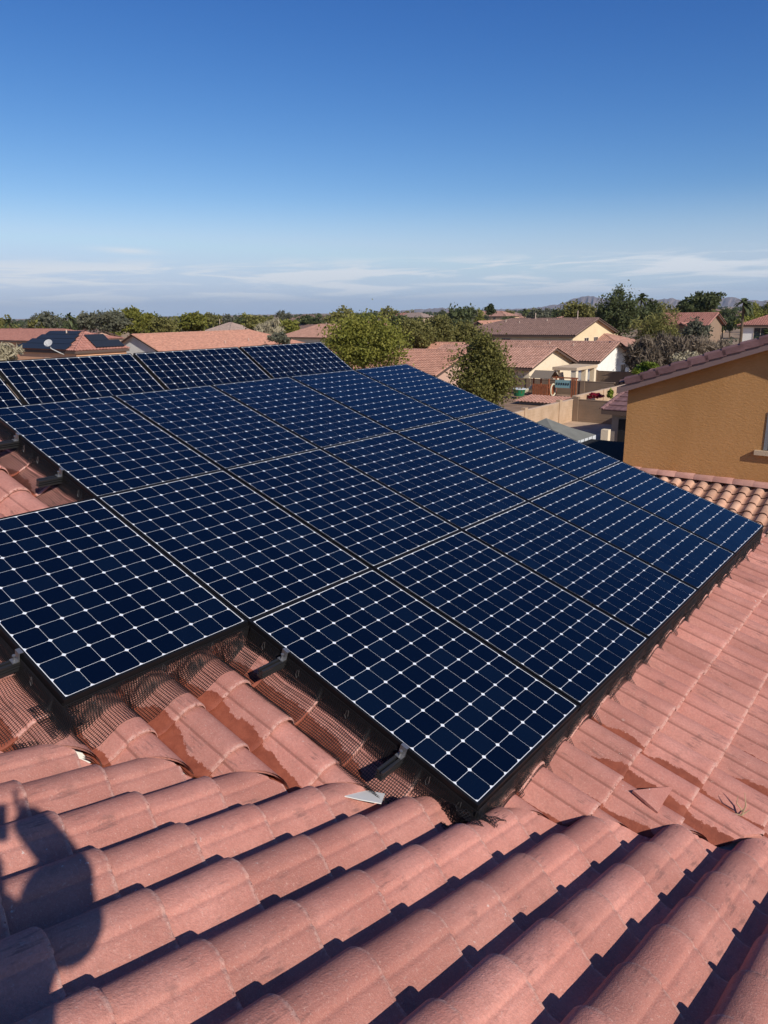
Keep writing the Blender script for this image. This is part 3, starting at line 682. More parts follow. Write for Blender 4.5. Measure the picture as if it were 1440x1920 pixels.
    for e_ in (0, 1):
        if hip[e_]: continue
        for sg in (1, -1):
            ac = (Vector((0, -1, 0)) if axis == 'x' else Vector((1, 0, 0))) * sg; d = ac * math.cos(pitch) - zup * math.sin(pitch); p = st + al * (.02 if e_ == 0 else L - .02)
            b = len(fa.v); q = al * (-.02)
            for a_, z_ in ((0, -.06), (0, -.24), (dn, -.06), (dn, -.24)):
                for h_ in (q, -q): fa.v.append(tuple(p + d * a_ + zup * z_ + h_))
            fa.f += [(b, b + 2, b + 6, b + 4), (b + 1, b + 5, b + 7, b + 3), (b + 2, b + 3, b + 7, b + 6)]
    fa.build('fascia', M['fascia'], root)
    windows(root, 'S', wS, X0, X1, Y0, Y1); windows(root, 'E', wE, X0, X1, Y0, Y1)
    for (fx, fd, h) in vents:                     # fraction along, distance down the near slope, height
        ac = Vector((0, -1, 0)) if axis == 'x' else Vector((1, 0, 0)); p = st + al * (L * fx) + (ac * math.cos(pitch) - zup * math.sin(pitch)) * fd
        MB().tube([p - zup * .1, p + zup * h], .06, 8).box(-.14, -.14, -.02, .14, .14, .04, Matrix.Translation(p)).build('vent_pipe', M['pipe'], ro)
    return root
# single-storey pair behind the block walls
house('single-storey house with cream gable behind the wooden play tower', -44, -31.9, 59.8, 68.6, -5.0, -3.55, 'x', STU['cream'], M['rose_roof'], wE=[(62.9, 63.9, -7.2, -5.9), (66.3, 66.7, -6.9, -6.0)], vents=[(.62, 1.2, .35)])
house('single-storey house with white gable right of the pale patio cover', -50, -30.6, 71.8, 80.8, -5.1, -3.55, 'x', STU['white'], M['rose_roof'], wE=[(78.3, 79.5, -7.4, -6.0)], vents=[(.62, .8, .3), (.77, 1.2, .3)])
house('two-storey house with long brown roof and sunlit yellow gable end', -60.5, -41, 88.2, 101.4, -3.15, -1.3, 'x', STU['yellow'], M['brown_roof'], wE=[(91.6, 93.0, -4.9, -3.7), (94.6, 96.0, -4.9, -3.7), (98.0, 99.0, -4.7, -3.5)], wS=[(-51.5, -50., -4.9, -3.7)], vents=[(.35, 1.5, .35), (.47, 2.0, .3), (.55, .3, .9), (.86, .3, 1.1), (.66, 1.2, .3)], hip=(1, 0))
house('grey two-storey gable house with one tall window, left of the brown roof', -66.5, -62, 103, 116, -2.9, -1.75, 'y', STU['grey'], M['salmon_roof'], wS=[(-65.0, -63.6, -5.2, -3.4)])
house('pale tan roof directly behind the grey gable house', -66, -52, 118, 130, -3.0, -1.4, 'x', STU['tan'], M['pink_roof'], hip=(1, 1))
house('single-storey tiled house low between the two light gables and the bare shrubs', -48, -36, 93, 104, -5.0, -3.3, 'x', STU['grey'], M['rose_roof'], hip=(0, 1))
house('single-storey tiled house between the leafy trees, its roof nearest to the solar panels', -58, -36.5, 51.2, 61, -5.2, -3.55, 'x', STU['pink'], M['salmon_roof'], vents=[(.42, .5, .55), (.66, .8, .3)])
house('low tiled wing showing just above the roof between the trees', -53, -43.8, 62, 71, -5.0, -3.4, 'x', STU['pink'], M['salmon_roof'], hip=(1, 0), vents=[(.55, .3, .5)])
house('two-storey brown house with red roof behind the bare shrubs', -39.6, -31.2, 110, 118.6, -2.5, -.98, 'x', STU['brown'], M['red_roof'], wS=[(-37.5, -36.2, -4.6, -3.2)])
house('lower red-roofed bay in front of the two-storey brown house', -34.6, -31.9, 106.4, 109.5, -2.9, -2.2, 'y', STU['brown'], M['red_roof'], wS=[(-33.9, -32.8, -4.9, -3.6)])
house('white two-storey house with twin windows at the right edge', -28.4, -14, 118, 129, -2.6, -.4, 'x', STU['white'], M['red_roof'], wS=[(-26.6, -24.7, -4.7, -3.1), (-22.5, -20.6, -4.7, -3.1)], hip=(1, 1))
house('long house with plain salmon roof and white gable, behind the dark panels', -113.4, -99.5, 66.4, 97.5, -5.3, -2.8, 'y', STU['white'], M['salmon_roof'], hip=(0, 1), vents=[(.45, 5.6, .5), (.62, 5.4, .6)])
house('orange house with roof-mounted solar panels and a satellite dish', -69.5, -59.1, 31.2, 35.9, -2.6, -1.25, 'x', STU['orange'], M['red_roof'], hip=(1, 1), wE=[(32.2, 33.0, -4.3, -3.15), (34.3, 35.1, -4.3, -3.15)], wS=[(-64.6, -63.7, -4.8, -3.4)], vents=[(.55, .6, .5)], over=.2)
house('orange house with low red roof at the far left edge', -128, -97, 47.5, 58, -2.9, -1.6, 'x', STU['orange'], M['red_roof'], wS=[(-110.2, -108.6, -4.6, -3.4), (-106.3, -104.5, -4.6, -3.4)], hip=(1, 1))
house('hip-roofed house with pale wall beyond the dark panels', -134, -112, 123, 137, -5.3, -2.6, 'x', STU['cream'], M['rose_roof'], hip=(1, 1), vents=[(.45, .5, .6), (.60, .5, .6)])
house('low tiled roof just left of the hip-roofed house, half hidden by pale scrub', -152, -138, 128, 138, -5.3, -3.7, 'x', STU['pink'], M['pink_roof'], hip=(1, 1))
p = at(432, 610, 190); house('brown-roofed house rising above the olive trees at left', p.x - 5.5, p.x + 5.5, p.y - 5, p.y + 5, -4.0, -1.9, 'x', STU['pink'], M['grey_roof'], hip=(1, 1), vents=[(.2, .5, 1.1)])
M['array'] = mat('distant_solar_glass', (.02, .025, .035), .55, .3)
def slope_pt(x, y, z0): return Vector((x, y, z0))
pit = math.atan2(1.35, 2.35)
def arr(quads, label):
    r = None
    root = empty('solar_array', quads[0][0], label, 'solar array', 'solar arrays on the orange house')
    for q in quads:
        a, b, c, d = [Vector(v) for v in q]; n = (b - a).cross(d - a).normalized(); n = n if n.z > 0 else -n; mb = MB()
        v = [w + n * .10 for w in (a, b, c, d)] + [w + n * .14 for w in (a, b, c, d)]
        mb.add(v, [(3, 2, 1, 0), (4, 5, 6, 7), (0, 1, 5, 4), (1, 2, 6, 5), (2, 3, 7, 6), (3, 0, 4, 7)]); mb.build('panel', M['array'], root)
tp = math.tan(pit)
def zs(y): return -2.6 - .45 * tp + (y - 30.75) * tp + .07      # south hip of the orange house
arr([[(x0, y0, zs(y0)), (x1, y0, zs(y0)), (x1, y1, zs(y1)), (x0, y1, zs(y1))] for (x0, x1, y0, y1) in ((-69.3, -60.2, 30.9, 31.6), (-68.7, -60.7, 31.64, 32.3), (-68.0, -61.2, 32.34, 32.9), (-67.4, -61.7, 32.94, 33.4))], 'dark solar array on the left-hand slope of the orange house')
def ze_(x): return -2.6 - .45 * tp + (-58.65 - x) * tp + .07
arr([[(x0, y0, ze_(x0)), (x1, y0, ze_(x1)), (x1, y1, ze_(x1)), (x0, y1, ze_(x0))] for (x0, x1, y0, y1) in ((-59.9, -59.0, 33.0, 35.7), (-60.8, -59.94, 33.0, 34.8))], 'dark solar array on the right-hand slope of the orange house')
M['dish'] = mat('pale_dish', (.42, .42, .41), .6, .3)
dr = empty('satellite_dish', (-61.4, 30.6, -2.9), 'pale round satellite dish on a bent arm at the orange house eave', 'satellite dish')
db = MB(); cc = Vector((-61.2, 30.0, -2.05)); ax = Vector((.45, -.75, .5)).normalized(); s_ = ax.cross(Vector((0, 0, 1))).normalized(); t_ = s_.cross(ax)
for k in range(4):
    rr_ = .33 * k / 3
    for i in range(16): db.v.append(tuple(cc + s_ * math.cos(i * .3927) * rr_ * 1.15 + t_ * math.sin(i * .3927) * rr_ + ax * (rr_ * rr_ * .5)))
for k in range(3):
    for i in range(16): db.f.append((k * 16 + i, k * 16 + (i + 1) % 16, k * 16 + 16 + (i + 1) % 16, k * 16 + 16 + i))
db.build('dish', M['dish'], dr, smooth=True)
MB().tube([cc, cc + Vector((.05, .15, -.45)), cc + Vector((.35, .75, -.85)), cc + Vector((.3, 1.1, -1.0))], .045).tube([cc - t_ * .3, cc + ax * .45 - t_ * .15], .02).build('arm', M['dish'], dr)
# ---- neighbour: orange stucco two-storey gable end
M['ochre'] = None
def ochre():
    m = bpy.data.materials.new('ochre_trowelled_stucco'); m.use_nodes = True; k = NB(m); b = m.node_tree.nodes['Principled BSDF']
    g = k.n('ShaderNodeNewGeometry').outputs['Position']
    st_ = k.mapping(g, (1.0, 1, 2.3)); n1 = k.noise(st_, 11, 6, .7, .4); n2 = k.noise(g, 34, 4, .7); big = k.noise(k.mapping(g, (1.6, 1, .5)), .8, 3)
    base = k.mix(k.ramp(big, .3, .7), (.46, .238, .090), (.545, .288, .116)); base = k.mix(k.ramp(n1, .35, .7, 0, .5), base, (.45, .22, .066))
    k.L(base, b.inputs['Base Color']); b.inputs['Roughness'].default_value = .93; b.inputs['Specular IOR Level'].default_value = .12
    bp = k.n('ShaderNodeBump'); bp.inputs['Distance'].default_value = .010; k.L(k.math('ADD', n1, k.math('MULTIPLY', n2, .35)), bp.inputs['Height']); k.L(bp.outputs[0], b.inputs['Normal'])
    return m
M['ochre'] = ochre()
ng = empty('stucco_house', (-1.5, 23, GZ), 'neighbouring ochre stucco two-storey house filling the right side, with dusky rake tiles', 'house')
NY = 17.0; AX, AZ = -2.9, -.62; nl = .343; XL = -6.42; XR = AX + (AX - XL)
w = MB(); zl = AZ + (XL - AX) * nl
w.add([(XL, NY, GZ), (XR, NY, GZ), (XR, NY, zl), (AX, NY, AZ), (XL, NY, zl), (XL, NY + 13, GZ), (XR, NY + 13, GZ), (XR, NY + 13, zl), (AX, NY + 13, AZ), (XL, NY + 13, zl)], [(0, 1, 2, 3, 4), (1, 6, 7, 2), (6, 5, 9, 8, 7), (5, 0, 4, 9)])
w.build('wall', M['ochre'], ng)
MB().box(XR, NY - .02 + .3, GZ, XR + 6, NY + 12, -3.9).build('side_wing', M['ochre'], ng)
rm = MB(); pn = math.atan(nl); sd_ = (AX - XL + .16) / math.cos(pn)
for sg in (-1, 1):
    d = Vector((sg * math.cos(pn), 0, -math.sin(pn))); n_ = Vector((sg * math.sin(pn), 0, math.cos(pn)))
    roof_sheet(rm, Vector((AX, NY - .18, AZ + .12)), Vector((0, 1, 0)), d, n_, 13.4, sd_)
    a = Vector((AX, NY - .3, AZ + .05)); rm.add([a, a + Vector((0, 13.5, 0)), a + Vector((0, 13.5, 0)) + d * sd_, a + d * sd_], [(0, 1, 2, 3)])
nr = rm.build('roof', M['purple_tile'], ng)
fa = MB()
for sg in (-1, 1):
    d = Vector((sg * math.cos(pn), 0, -math.sin(pn)))
    a = Vector((AX, NY - .32, AZ + .08)); q = [a, a + d * sd_, a + d * sd_ + Vector((0, 0, -.16)), a + Vector((0, 0, -.16))]
    fa.add(q + [v + Vector((0, .05, 0)) for v in q], [(0, 1, 2, 3), (4, 7, 6, 5), (3, 2, 6, 7), (0, 4, 5, 1), (1, 5, 6, 2)])
    q = [a + Vector((0, .05, -.15)), a + d * sd_ + Vector((0, .05, -.15)), a + d * sd_ + Vector((0, .32, -.15)), a + Vector((0, .32, -.15))]; fa.add(q, [(0, 1, 2, 3)])
fa.build('fascia', mat('dusky_fascia', (.22, .145, .13), .8), ng)
# rake tiles: stepped angled pieces, each one its own
def rake_tile_mesh(L=.40):
    mb = MB(); v = []
    for y, g_ in ((-.03, 0.), (L, .016)):
        v += [(-.115, y, -.095 + g_), (-.115, y, .035 + g_), (-.085, y, .062 + g_), (.0, y, .078 + g_), (.10, y, .055 + g_), (.10, y, .03 + g_), (0, y, .05 + g_), (-.09, y, .03 + g_), (-.10, y, -.095 + g_)]
    mb.add(v, [(i, i + 1, i + 10, i + 9) for i in range(8)] + [tuple(range(9, 18)), tuple(reversed(range(9)))]); return mb.mesh('rake_tile_mesh', M['purple_tile'])
rk = rake_tile_mesh()
for sg in (-1, 1):
    d = Vector((sg * math.cos(pn), 0, -math.sin(pn))); n_ = Vector((sg * math.sin(pn), 0, math.cos(pn)))
    out_ = Vector((0, -1, 0)) ; xx = Vector((0, 1, 0))
    for i in range(10 if sg < 0 else 3):
        o = Vector((AX, NY - .24, AZ + .15)) + d * (i * .365 + rnd.uniform(-.006, .006)) + n_ * rnd.uniform(-.003, .004)
        link('rake_tile', rk, ng, frame(o, xx, d, n_) @ Matrix.Rotation(R(1.8 + rnd.uniform(-.5, .5)), 4, 'X'))
# window at the right edge
wf = MB().box(-3.36, NY - .015, -3.02, -3.28, NY - .002, -2.2).box(-2.2, NY - .015, -3.02, -2.12, NY - .002, -2.2).box(-3.28, NY - .015, -2.28, -2.2, NY - .002, -2.2).build('window', mat('grey_window_frame', (.20, .20, .20), .7), ng)
MB().box(-3.28, NY - .010, -3.02, -2.2, NY - .004, -2.28).build('pane', M['glass'], wf)
MB().box(-3.52, NY - .09, -3.13, -1.98, NY - .002, -3.03).build('window_sill', mat('beige_sill', (.50, .38, .25), .85, bump=.004, bscale=40), ng)
# lower tan roof against that wall: individual barrel tiles + wall caps
lr = empty('lower_roof', (-2, 15, -5.2), 'sunlit tan barrel-tile lower roof at the foot of the ochre wall', 'roof')
t2 = []
for i in range(3):
    me = tile_mesh('tan_tile_mesh', M['tan_tile'], seed=40 + i, rows=(-.055, .30, .3375)); t2.append(me)
ln = math.atan(.33); Dn = Vector((0, -math.cos(ln), -math.sin(ln))); Nn = Vector((0, -math.sin(ln), math.cos(ln)))
FN = frame(Vector((-6.7, NY - .05, -3.86)), Vector((-1, 0, 0)), Dn, Nn)
nst = []
tanv = [np.array([v.co[:] for v in t.vertices]) for t in t2]; tanf = np.array([p_.vertices[:] for p_ in t2[0].polygons])
Vs, Fs = [], []; cnt = 0
for i in range(12):
    for j in range(-26, 2):
        mw = FN @ Matrix.Translation((j * .292 + rnd.uniform(-.003, .003), i * .345 + .10 + rnd.uniform(-.005, .005), rnd.uniform(0, .003))) @ Matrix.Rotation(R(2.2), 4, 'X') @ Matrix.Diagonal((1.02, 1.03, .92, 1))
        q = px(mw @ Vector((.14, .16, .05)))
        if q and 1180 < q[0] < 1460 and q[1] < 1060: link('barrel_tile', t2[(i * 5 + j) % 3], lr, mw)
        else: m_ = np.array(mw); Vs.append(tanv[0] @ m_[:3, :3].T + m_[:3, 3]); Fs.append(tanf + cnt * len(tanv[0])); cnt += 1
tag(link('barrel_tile_field', mesh_np('barrel_tile_field', np.concatenate(Vs), np.concatenate(Fs), M['tan_tile'], True), lr), kind='stuff')
o = Vector((-7.0, NY - .05, -3.93)); MB().add([o, o + Vector((9.5, 0, 0)), o + Vector((9.5, 0, 0)) + Dn * 4.2, o + Dn * 4.2], [(0, 1, 2, 3)]).box(-6.9, NY - 3.7, GZ, 2.3, NY - .02, -5.3).build('roof_deck', M['deck'], lr)
cp = MB()
for y_, r_ in ((0, .105), (.44, .118)):
    for t in np.linspace(0, math.pi, 9): cp.v.append((y_, -math.cos(t) * r_ * .95, math.sin(t) * r_))
for y_, r_ in ((.44, .100),):
    for t in np.linspace(0, math.pi, 9): cp.v.append((y_, -math.cos(t) * r_ * .95, math.sin(t) * r_))
cp.f = [(k, k + 1, k + 10, k + 9) for k in range(8)] + [(9 + k, 10 + k, 19 + k, 18 + k) for k in range(8)]
capm = cp.mesh('cap_tile_mesh', M['cap_tile'], True)
for i in range(18):
    link('cap_tile', capm, lr, Matrix.Translation((-7.2 + i * .415, NY - .13, -3.80 + rnd.uniform(-.004, .004))))
# ---- dusky hipped patio house behind the neighbour
bh = house('low dusky-roofed house with dark patio opening, half hidden by the ochre house', -15.1, -4, 37.9, 51.5, -5.2, -3.72, 'x', STU['grey'], M['purple_tile'], hip=(0, 1), course=.7, vents=[(.25, 1.2, .6)], course_amp=.008)
MB().box(-14.7, 37.84, GZ, -12, 37.93, -5.8).build('patio_opening_shade', mat('patio_shade', (.012, .012, .014), .8), bh)  # dark slab on the wall, the opening's shade put into its colour
MB().box(-15.3, 37.0, GZ, -14.9, 37.35, -6.3).build('pillar', STU['cream'], bh)
# ---------------------------------------------------------------- yards, walls
def yard(name, x0, x1, y0, y1, z, m): return tag(MB().box(x0, y0, GZ - .5, x1, y1, z).build(name, m), kind='structure')
yard('yard_gravel', -23.3, -12, 30, 50.7, GZ + .004, M['yard']); yard('raised_yard', -46, -23.7, 46, 59.0, -7.25, mat('brown_yard', (.27, .18, .12), .95, .1, noise=.25, nscale=.8))
def block():
    m = bpy.data.materials.new('concrete_block'); m.use_nodes = True; k = NB(m); b = m.node_tree.nodes['Principled BSDF']; g = k.n('ShaderNodeNewGeometry').outputs['Position']
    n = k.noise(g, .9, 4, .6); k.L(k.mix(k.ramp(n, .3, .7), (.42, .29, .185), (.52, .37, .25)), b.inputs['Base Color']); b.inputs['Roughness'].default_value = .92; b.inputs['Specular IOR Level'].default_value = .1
    return m
M['block'] = block(); M['cap'] = mat('block_cap', (.52, .38, .27), .9)
M['block2'] = mat('darker_concrete_block', (.25, .175, .12), .92, .1, noise=.1, nscale=1.2)
def wall(label, x0, y0, x1, y1, z0, z1):
    bm_ = M['block2'] if y0 == y1 else M['block']  # walls running along X get the darker block colour
    root = empty('block_wall', ((x0 + x1) / 2, (y0 + y1) / 2, z0), label, 'wall', 'block walls around the back yards')
    L = math.hypot(x1 - x0, y1 - y0); M_ = frame(Vector((x0, y0, 0)), Vector(((x1 - x0) / L, (y1 - y0) / L, 0)), Vector((-(y1 - y0) / L, (x1 - x0) / L, 0)), Vector((0, 0, 1)))
    b = MB(); nr_ = int((z1 - z0) / .2)
    for i in range(nr_): b.box(0, -.095, z0 + i * .2 + .006, L, .095, z0 + (i + 1) * .2 - .006, M_)
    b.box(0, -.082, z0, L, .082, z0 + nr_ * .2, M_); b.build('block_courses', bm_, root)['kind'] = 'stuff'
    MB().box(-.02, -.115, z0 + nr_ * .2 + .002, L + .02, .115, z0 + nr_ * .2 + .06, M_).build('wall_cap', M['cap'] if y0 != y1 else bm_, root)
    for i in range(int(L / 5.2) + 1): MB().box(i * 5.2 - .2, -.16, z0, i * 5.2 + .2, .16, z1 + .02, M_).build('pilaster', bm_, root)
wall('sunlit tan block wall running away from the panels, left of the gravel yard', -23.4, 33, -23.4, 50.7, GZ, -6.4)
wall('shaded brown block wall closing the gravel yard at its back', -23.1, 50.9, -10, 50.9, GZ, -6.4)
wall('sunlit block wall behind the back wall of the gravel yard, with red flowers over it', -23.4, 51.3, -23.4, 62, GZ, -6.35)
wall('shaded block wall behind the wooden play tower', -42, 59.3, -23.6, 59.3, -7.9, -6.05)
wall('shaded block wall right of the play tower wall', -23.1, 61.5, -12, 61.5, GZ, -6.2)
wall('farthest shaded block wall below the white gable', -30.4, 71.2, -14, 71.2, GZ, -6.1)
# shed roof strip at the foot of the raised yard
sh = empty('garden_shed', at(1018, 762, 58.5), 'low shed with pinkish roof beside the sunlit block wall', 'shed')
c = at(1018, 752, 58.5)
MB().box(c.x - 1.6, c.y - 1.0, GZ, c.x + 1.5, c.y + 1.2, c.z - .02).build('wall', STU['grey'], sh); rm = MB(); roof_sheet(rm, Vector((c.x - 1.9, c.y + 1.5, c.z + .22)), Vector((1, 0, 0)), Vector((0, -.997, -.07)).normalized(), Vector((0, .07, .997)), 3.8, 2.9); rm.build('roof', M['pink_roof'], sh)
# gazebo
M['canopy'] = mat('grey_canopy_fabric', (.17, .17, .15), .9, .1, noise=.12, nscale=2); M['val'] = mat('pale_valance', (.52, .54, .54), .9)
gz = empty('gazebo', (-15.8, 31.5, GZ), 'grey fabric gazebo with pale scalloped valance in the gravel yard', 'gazebo')
gx0, gx1, gy0, gy1, ge = -17.6, -14.0, 29.7, 33.3, -5.95; pk = Vector((-15.8, 31.5, -5.05))
g = MB(); cs = [Vector(v) for v in ((gx0, gy0, ge), (gx1, gy0, ge), (gx1, gy1, ge), (gx0, gy1, ge))]
for i in range(4):
    a, b = cs[i], cs[(i + 1) % 4]; m1_, m2_ = a.lerp(pk, .5) - Vector((0, 0, .06)), b.lerp(pk, .5) - Vector((0, 0, .06)); g.add([a, b, m2_, m1_], [(0, 1, 2, 3)]); g.add([m1_, m2_, pk], [(0, 1, 2)])
g.build('canopy', M['canopy'], gz); vl = MB()
for i in range(4):
    a, b = cs[i], cs[(i + 1) % 4]
    for k in range(8):
        p_, q_ = a.lerp(b, k / 8 + .008), a.lerp(b, (k + 1) / 8 - .008); z_ = Vector((0, 0, -.30)); mm = p_.lerp(q_, .5); vl.add([p_, q_, q_ + z_, mm + z_ * 1.25, p_ + z_], [(0, 1, 2, 3, 4)])
vl.build('valance', M['val'], gz)
for x, y in ((gx0 + .1, gy0 + .1), (gx1 - .1, gy0 + .1), (gx1 - .1, gy1 - .1), (gx0 + .1, gy1 - .1)): MB().box(x - .05, y - .05, GZ, x + .05, y + .05, ge).build('post', M['rail'], gz)
pc = empty('patio_cover', (-11.5, 24.5, GZ), 'dark flat patio cover in the shade of the ochre house', 'patio cover')
MB().box(-12.9, 25.6, -5.72, -8.6, 30.2, -5.6).build('roof', mat('dark_cover', (.03, .03, .03), .95, .05), pc)
for x, y in ((-12.8, 25.7), (-8.7, 25.7), (-12.8, 30.1), (-8.7, 30.1)): MB().box(x - .06, y - .06, GZ, x + .06, y + .06, -5.72).build('post', M['rail'], pc)
# garden hose
hs = MB(); c = Vector((-20.5, 43.5, GZ + .02)); hs.tube([c + Vector((math.cos(t) * (1.3 + .1 * t), math.sin(t) * (1.1 + .06 * t), 0)) for t in np.linspace(0, 11, 50)], .03, 5)
tag(hs.build('garden_hose', M['wire']), 'dark hose coiled on the pale gravel yard', 'hose')
# wooden play tower
M['redwood'] = mat('red_stained_wood', (.30, .10, .045), .75, .2, noise=.2, nscale=4); M['slide'] = mat('cream_plastic', (.62, .55, .38), .5); M['teal'] = mat('teal_canvas', (.22, .38, .38), .8)
pt = empty('play_tower', (-29.3, 57.6, -7.25), 'red wooden play tower with pitched grey roof, slide and teal climbing panel', 'play tower')
tx, ty, tz = -29.1, 57.4, -7.25
def add(name, m, *boxes):
    b = MB()
    for q in boxes: b.box(*q)
    b.build(name, m, pt)
for dx in (-.75, .7):
    for dy in (-.7, .65): add('post', M['redwood'], (tx + dx, ty + dy, tz, tx + dx + .1, ty + dy + .1, tz + 1.65))
add('deck', M['redwood'], (tx - .8, ty - .75, tz + .75, tx + .8, ty + .75, tz + .83)); 
for i in range(7): add('plank', M['redwood'], (tx + .80, ty - .72 + i * .21, tz + .1, tx + .84, ty - .55 + i * .21, tz + 1.05)); add('plank', M['redwood'], (tx - .72 + i * .21, ty - .80, tz + .1, tx - .55 + i * .21, ty - .76, tz + 1.05))
rf = MB(); rf.add([(tx - .95, ty - .95, tz + 1.55), (tx + .95, ty - .95, tz + 1.55), (tx + .95, ty, tz + 2.15), (tx - .95, ty, tz + 2.15), (tx - .95, ty + .95, tz + 1.55), (tx + .95, ty + .95, tz + 1.55)], [(0, 1, 2, 3), (3, 2, 5, 4)]); rf.build('roof', mat('weathered_board', (.20, .16, .12), .9), pt)
sl_ = MB(); sl_.tube([(tx - .8, ty - .3, tz + .85), (tx - 1.3, ty - .6, tz + .45), (tx - 2.0, ty - .9, tz + .1)], .16, 6); sl_.build('slide', M['slide'], pt)
w_ = MB(); w_.tube([(tx + .95 + .0, ty - .2 + .45 * math.cos(t), tz + .55 + .5 * math.sin(t)) for t in np.linspace(0, 6.28, 17)], .07, 5); w_.build('climbing_ring', M['slide'], pt)
cb = MB().box(tx + 1.05, ty - .1, tz + .75, tx + 2.45, ty + .0, tz + 1.4).build('climbing_panel', M['teal'], pt)
for i in range(6): MB().box(tx + 1.18 + i * .21, ty - .13, tz + 1.0, tx + 1.27 + i * .21, ty - .101, tz + 1.18).build('hand_hole', M['deck'], cb)
add('beam', M['redwood'], (tx + .8, ty - .1, tz + 1.55, tx + 3.1, ty + .02, tz + 1.65))
for dx in (2.55, 2.72, 2.92): add('post', M['redwood'], (tx + dx, ty - .15, tz, tx + dx + .1, ty - .04, tz + 1.57))
tb_ = empty('green_tub', at(973, 742, 62), 'round green tub with pale rim beside the play tower', 'tub'); c = at(973, 742, 62)
MB().tube([c, c + Vector((0, 0, .55))], [.42, .56], 14).build('body', mat('green_plastic', (.02, .14, .06), .4), tb_); MB().tube([c + Vector((0, 0, .551)), c + Vector((0, 0, .62))], [.60, .60], 14).build('rim', M['val'], tb_)
# pale patio cover in front of the two light gables
pg = empty('patio_cover', (-28.5, 66, GZ), 'pale beige patio cover on square posts between the two light gables', 'patio cover')
MB().box(-30.6, 61.8, -5.42, -28.2, 66.4, -5.15).build('roof', STU['beige'], pg)
for x, y in ((-28.5, 62.1), (-28.5, 64.2), (-28.5, 66.1), (-30.3, 62.1)): MB().box(x - .22, y - .22, GZ, x + .22, y + .22, -5.45).build('post', STU['cream'], pg)
# ---------------------------------------------------------------- vegetation
def leafmat(name, c1, c2, tr=.35):
    m = bpy.data.materials.new(name); m.use_nodes = True; k = NB(m); b = m.node_tree.nodes['Principled BSDF']; g = k.n('ShaderNodeNewGeometry'); oi = k.n('ShaderNodeObjectInfo')
    n = k.noise(g.outputs['Position'], .9, 3, .6); w_ = k.n('ShaderNodeTexWhiteNoise', noise_dimensions='3D'); q = k.n('ShaderNodeVectorMath', operation='SNAP'); k.L(g.outputs['Position'], q.inputs[0]); q.inputs[1].default_value = (.25, .25, .25); k.L(q.outputs[0], w_.inputs['Vector'])
    base = k.mix(k.math('MULTIPLY', k.math('ADD', k.ramp(n, .3, .7), w_.outputs['Value']), .5), c1, c2); s1 = k.n('ShaderNodeVectorMath', operation='SCALE'); k.L(base, s1.inputs[0]); k.L(k.ramp(oi.outputs['Random'], 0, 1, .85, 1.15), s1.inputs['Scale'])
    k.L(s1.outputs[0], b.inputs['Base Color']); b.inputs['Roughness'].default_value = .65; b.inputs['Specular IOR Level'].default_value = .25
    t = k.n('ShaderNodeBsdfTranslucent'); k.L(s1.outputs[0], t.inputs['Color']); mx = k.n('ShaderNodeMixShader'); mx.inputs[0].default_value = tr; o_ = m.node_tree.nodes['Material Output']
    k.L(b.outputs[0], mx.inputs[1]); k.L(t.outputs[0], mx.inputs[2]); k.L(mx.outputs[0], o_.inputs['Surface']); return m
LM = dict(mixed=leafmat('olive_green_leaves', (.13, .13, .032), (.26, .235, .065)), green=leafmat('yellow_green_leaves', (.13, .145, .022), (.27, .25, .05)), olive=leafmat('olive_leaves', (.12, .12, .036), (.25, .225, .07)), dark=leafmat('dark_green_leaves', (.06, .075, .028), (.13, .15, .06)), grey=leafmat('grey_green_leaves', (.09, .095, .06), (.17, .165, .11)), dry=leafmat('dry_twigs', (.11, .085, .06), (.24, .185, .13), .1), straw=leafmat('straw_twigs', (.30, .26, .16), (.46, .40, .27), .1), pink=leafmat('pink_flowers', (.30, .02, .05), (.5, .04, .08)), bright=leafmat('bright_green_leaves', (.10, .16, .02), (.26, .30, .04)))
M['bark'] = mat('bark', (.13, .09, .06), .95, .1, noise=.3, nscale=6)
def crown_np(c, rx, ry, rz, clumps, per, leaf, g, shape='round', elong=1.0, up=0.):
    u = g.normal(size=(clumps, 3)); u /= np.linalg.norm(u, axis=1, keepdims=True); rad = g.uniform(.25, .86, (clumps, 1)) ** .6
    cc = u * rad; cc[:, 2] = np.where(cc[:, 2] < -.55, cc[:, 2] * .7, cc[:, 2])
    cc *= 1 + .15 * g.normal(size=(clumps, 1)); sz = g.uniform(.16, .34, clumps)
    if shape == 'tall': cc[:, :2] *= (1.05 - .35 * np.abs(cc[:, 2:3]))
    pts = cc[:, None, :] + g.normal(size=(clumps, per, 3)) * sz[:, None, None] * .55
    pts = pts.reshape(-1, 3) * np.array([rx, ry, rz]) + np.array(c)
    n = len(pts); a = g.normal(size=(n, 3)); a[:, 2] += up * 3; a /= np.linalg.norm(a, axis=1, keepdims=True); b = np.cross(a, g.normal(size=(n, 3))); b /= np.linalg.norm(b, axis=1, keepdims=True) + 1e-9
    s = leaf * g.uniform(.6, 1.4, (n, 1)); a = a * s * elong; b = b * s * .62 / max(1, elong ** .5)
    v = np.stack([pts - a, pts - b * .9, pts + a, pts + b], 1).reshape(-1, 3); f = np.arange(4 * n).reshape(n, 4); return v, f
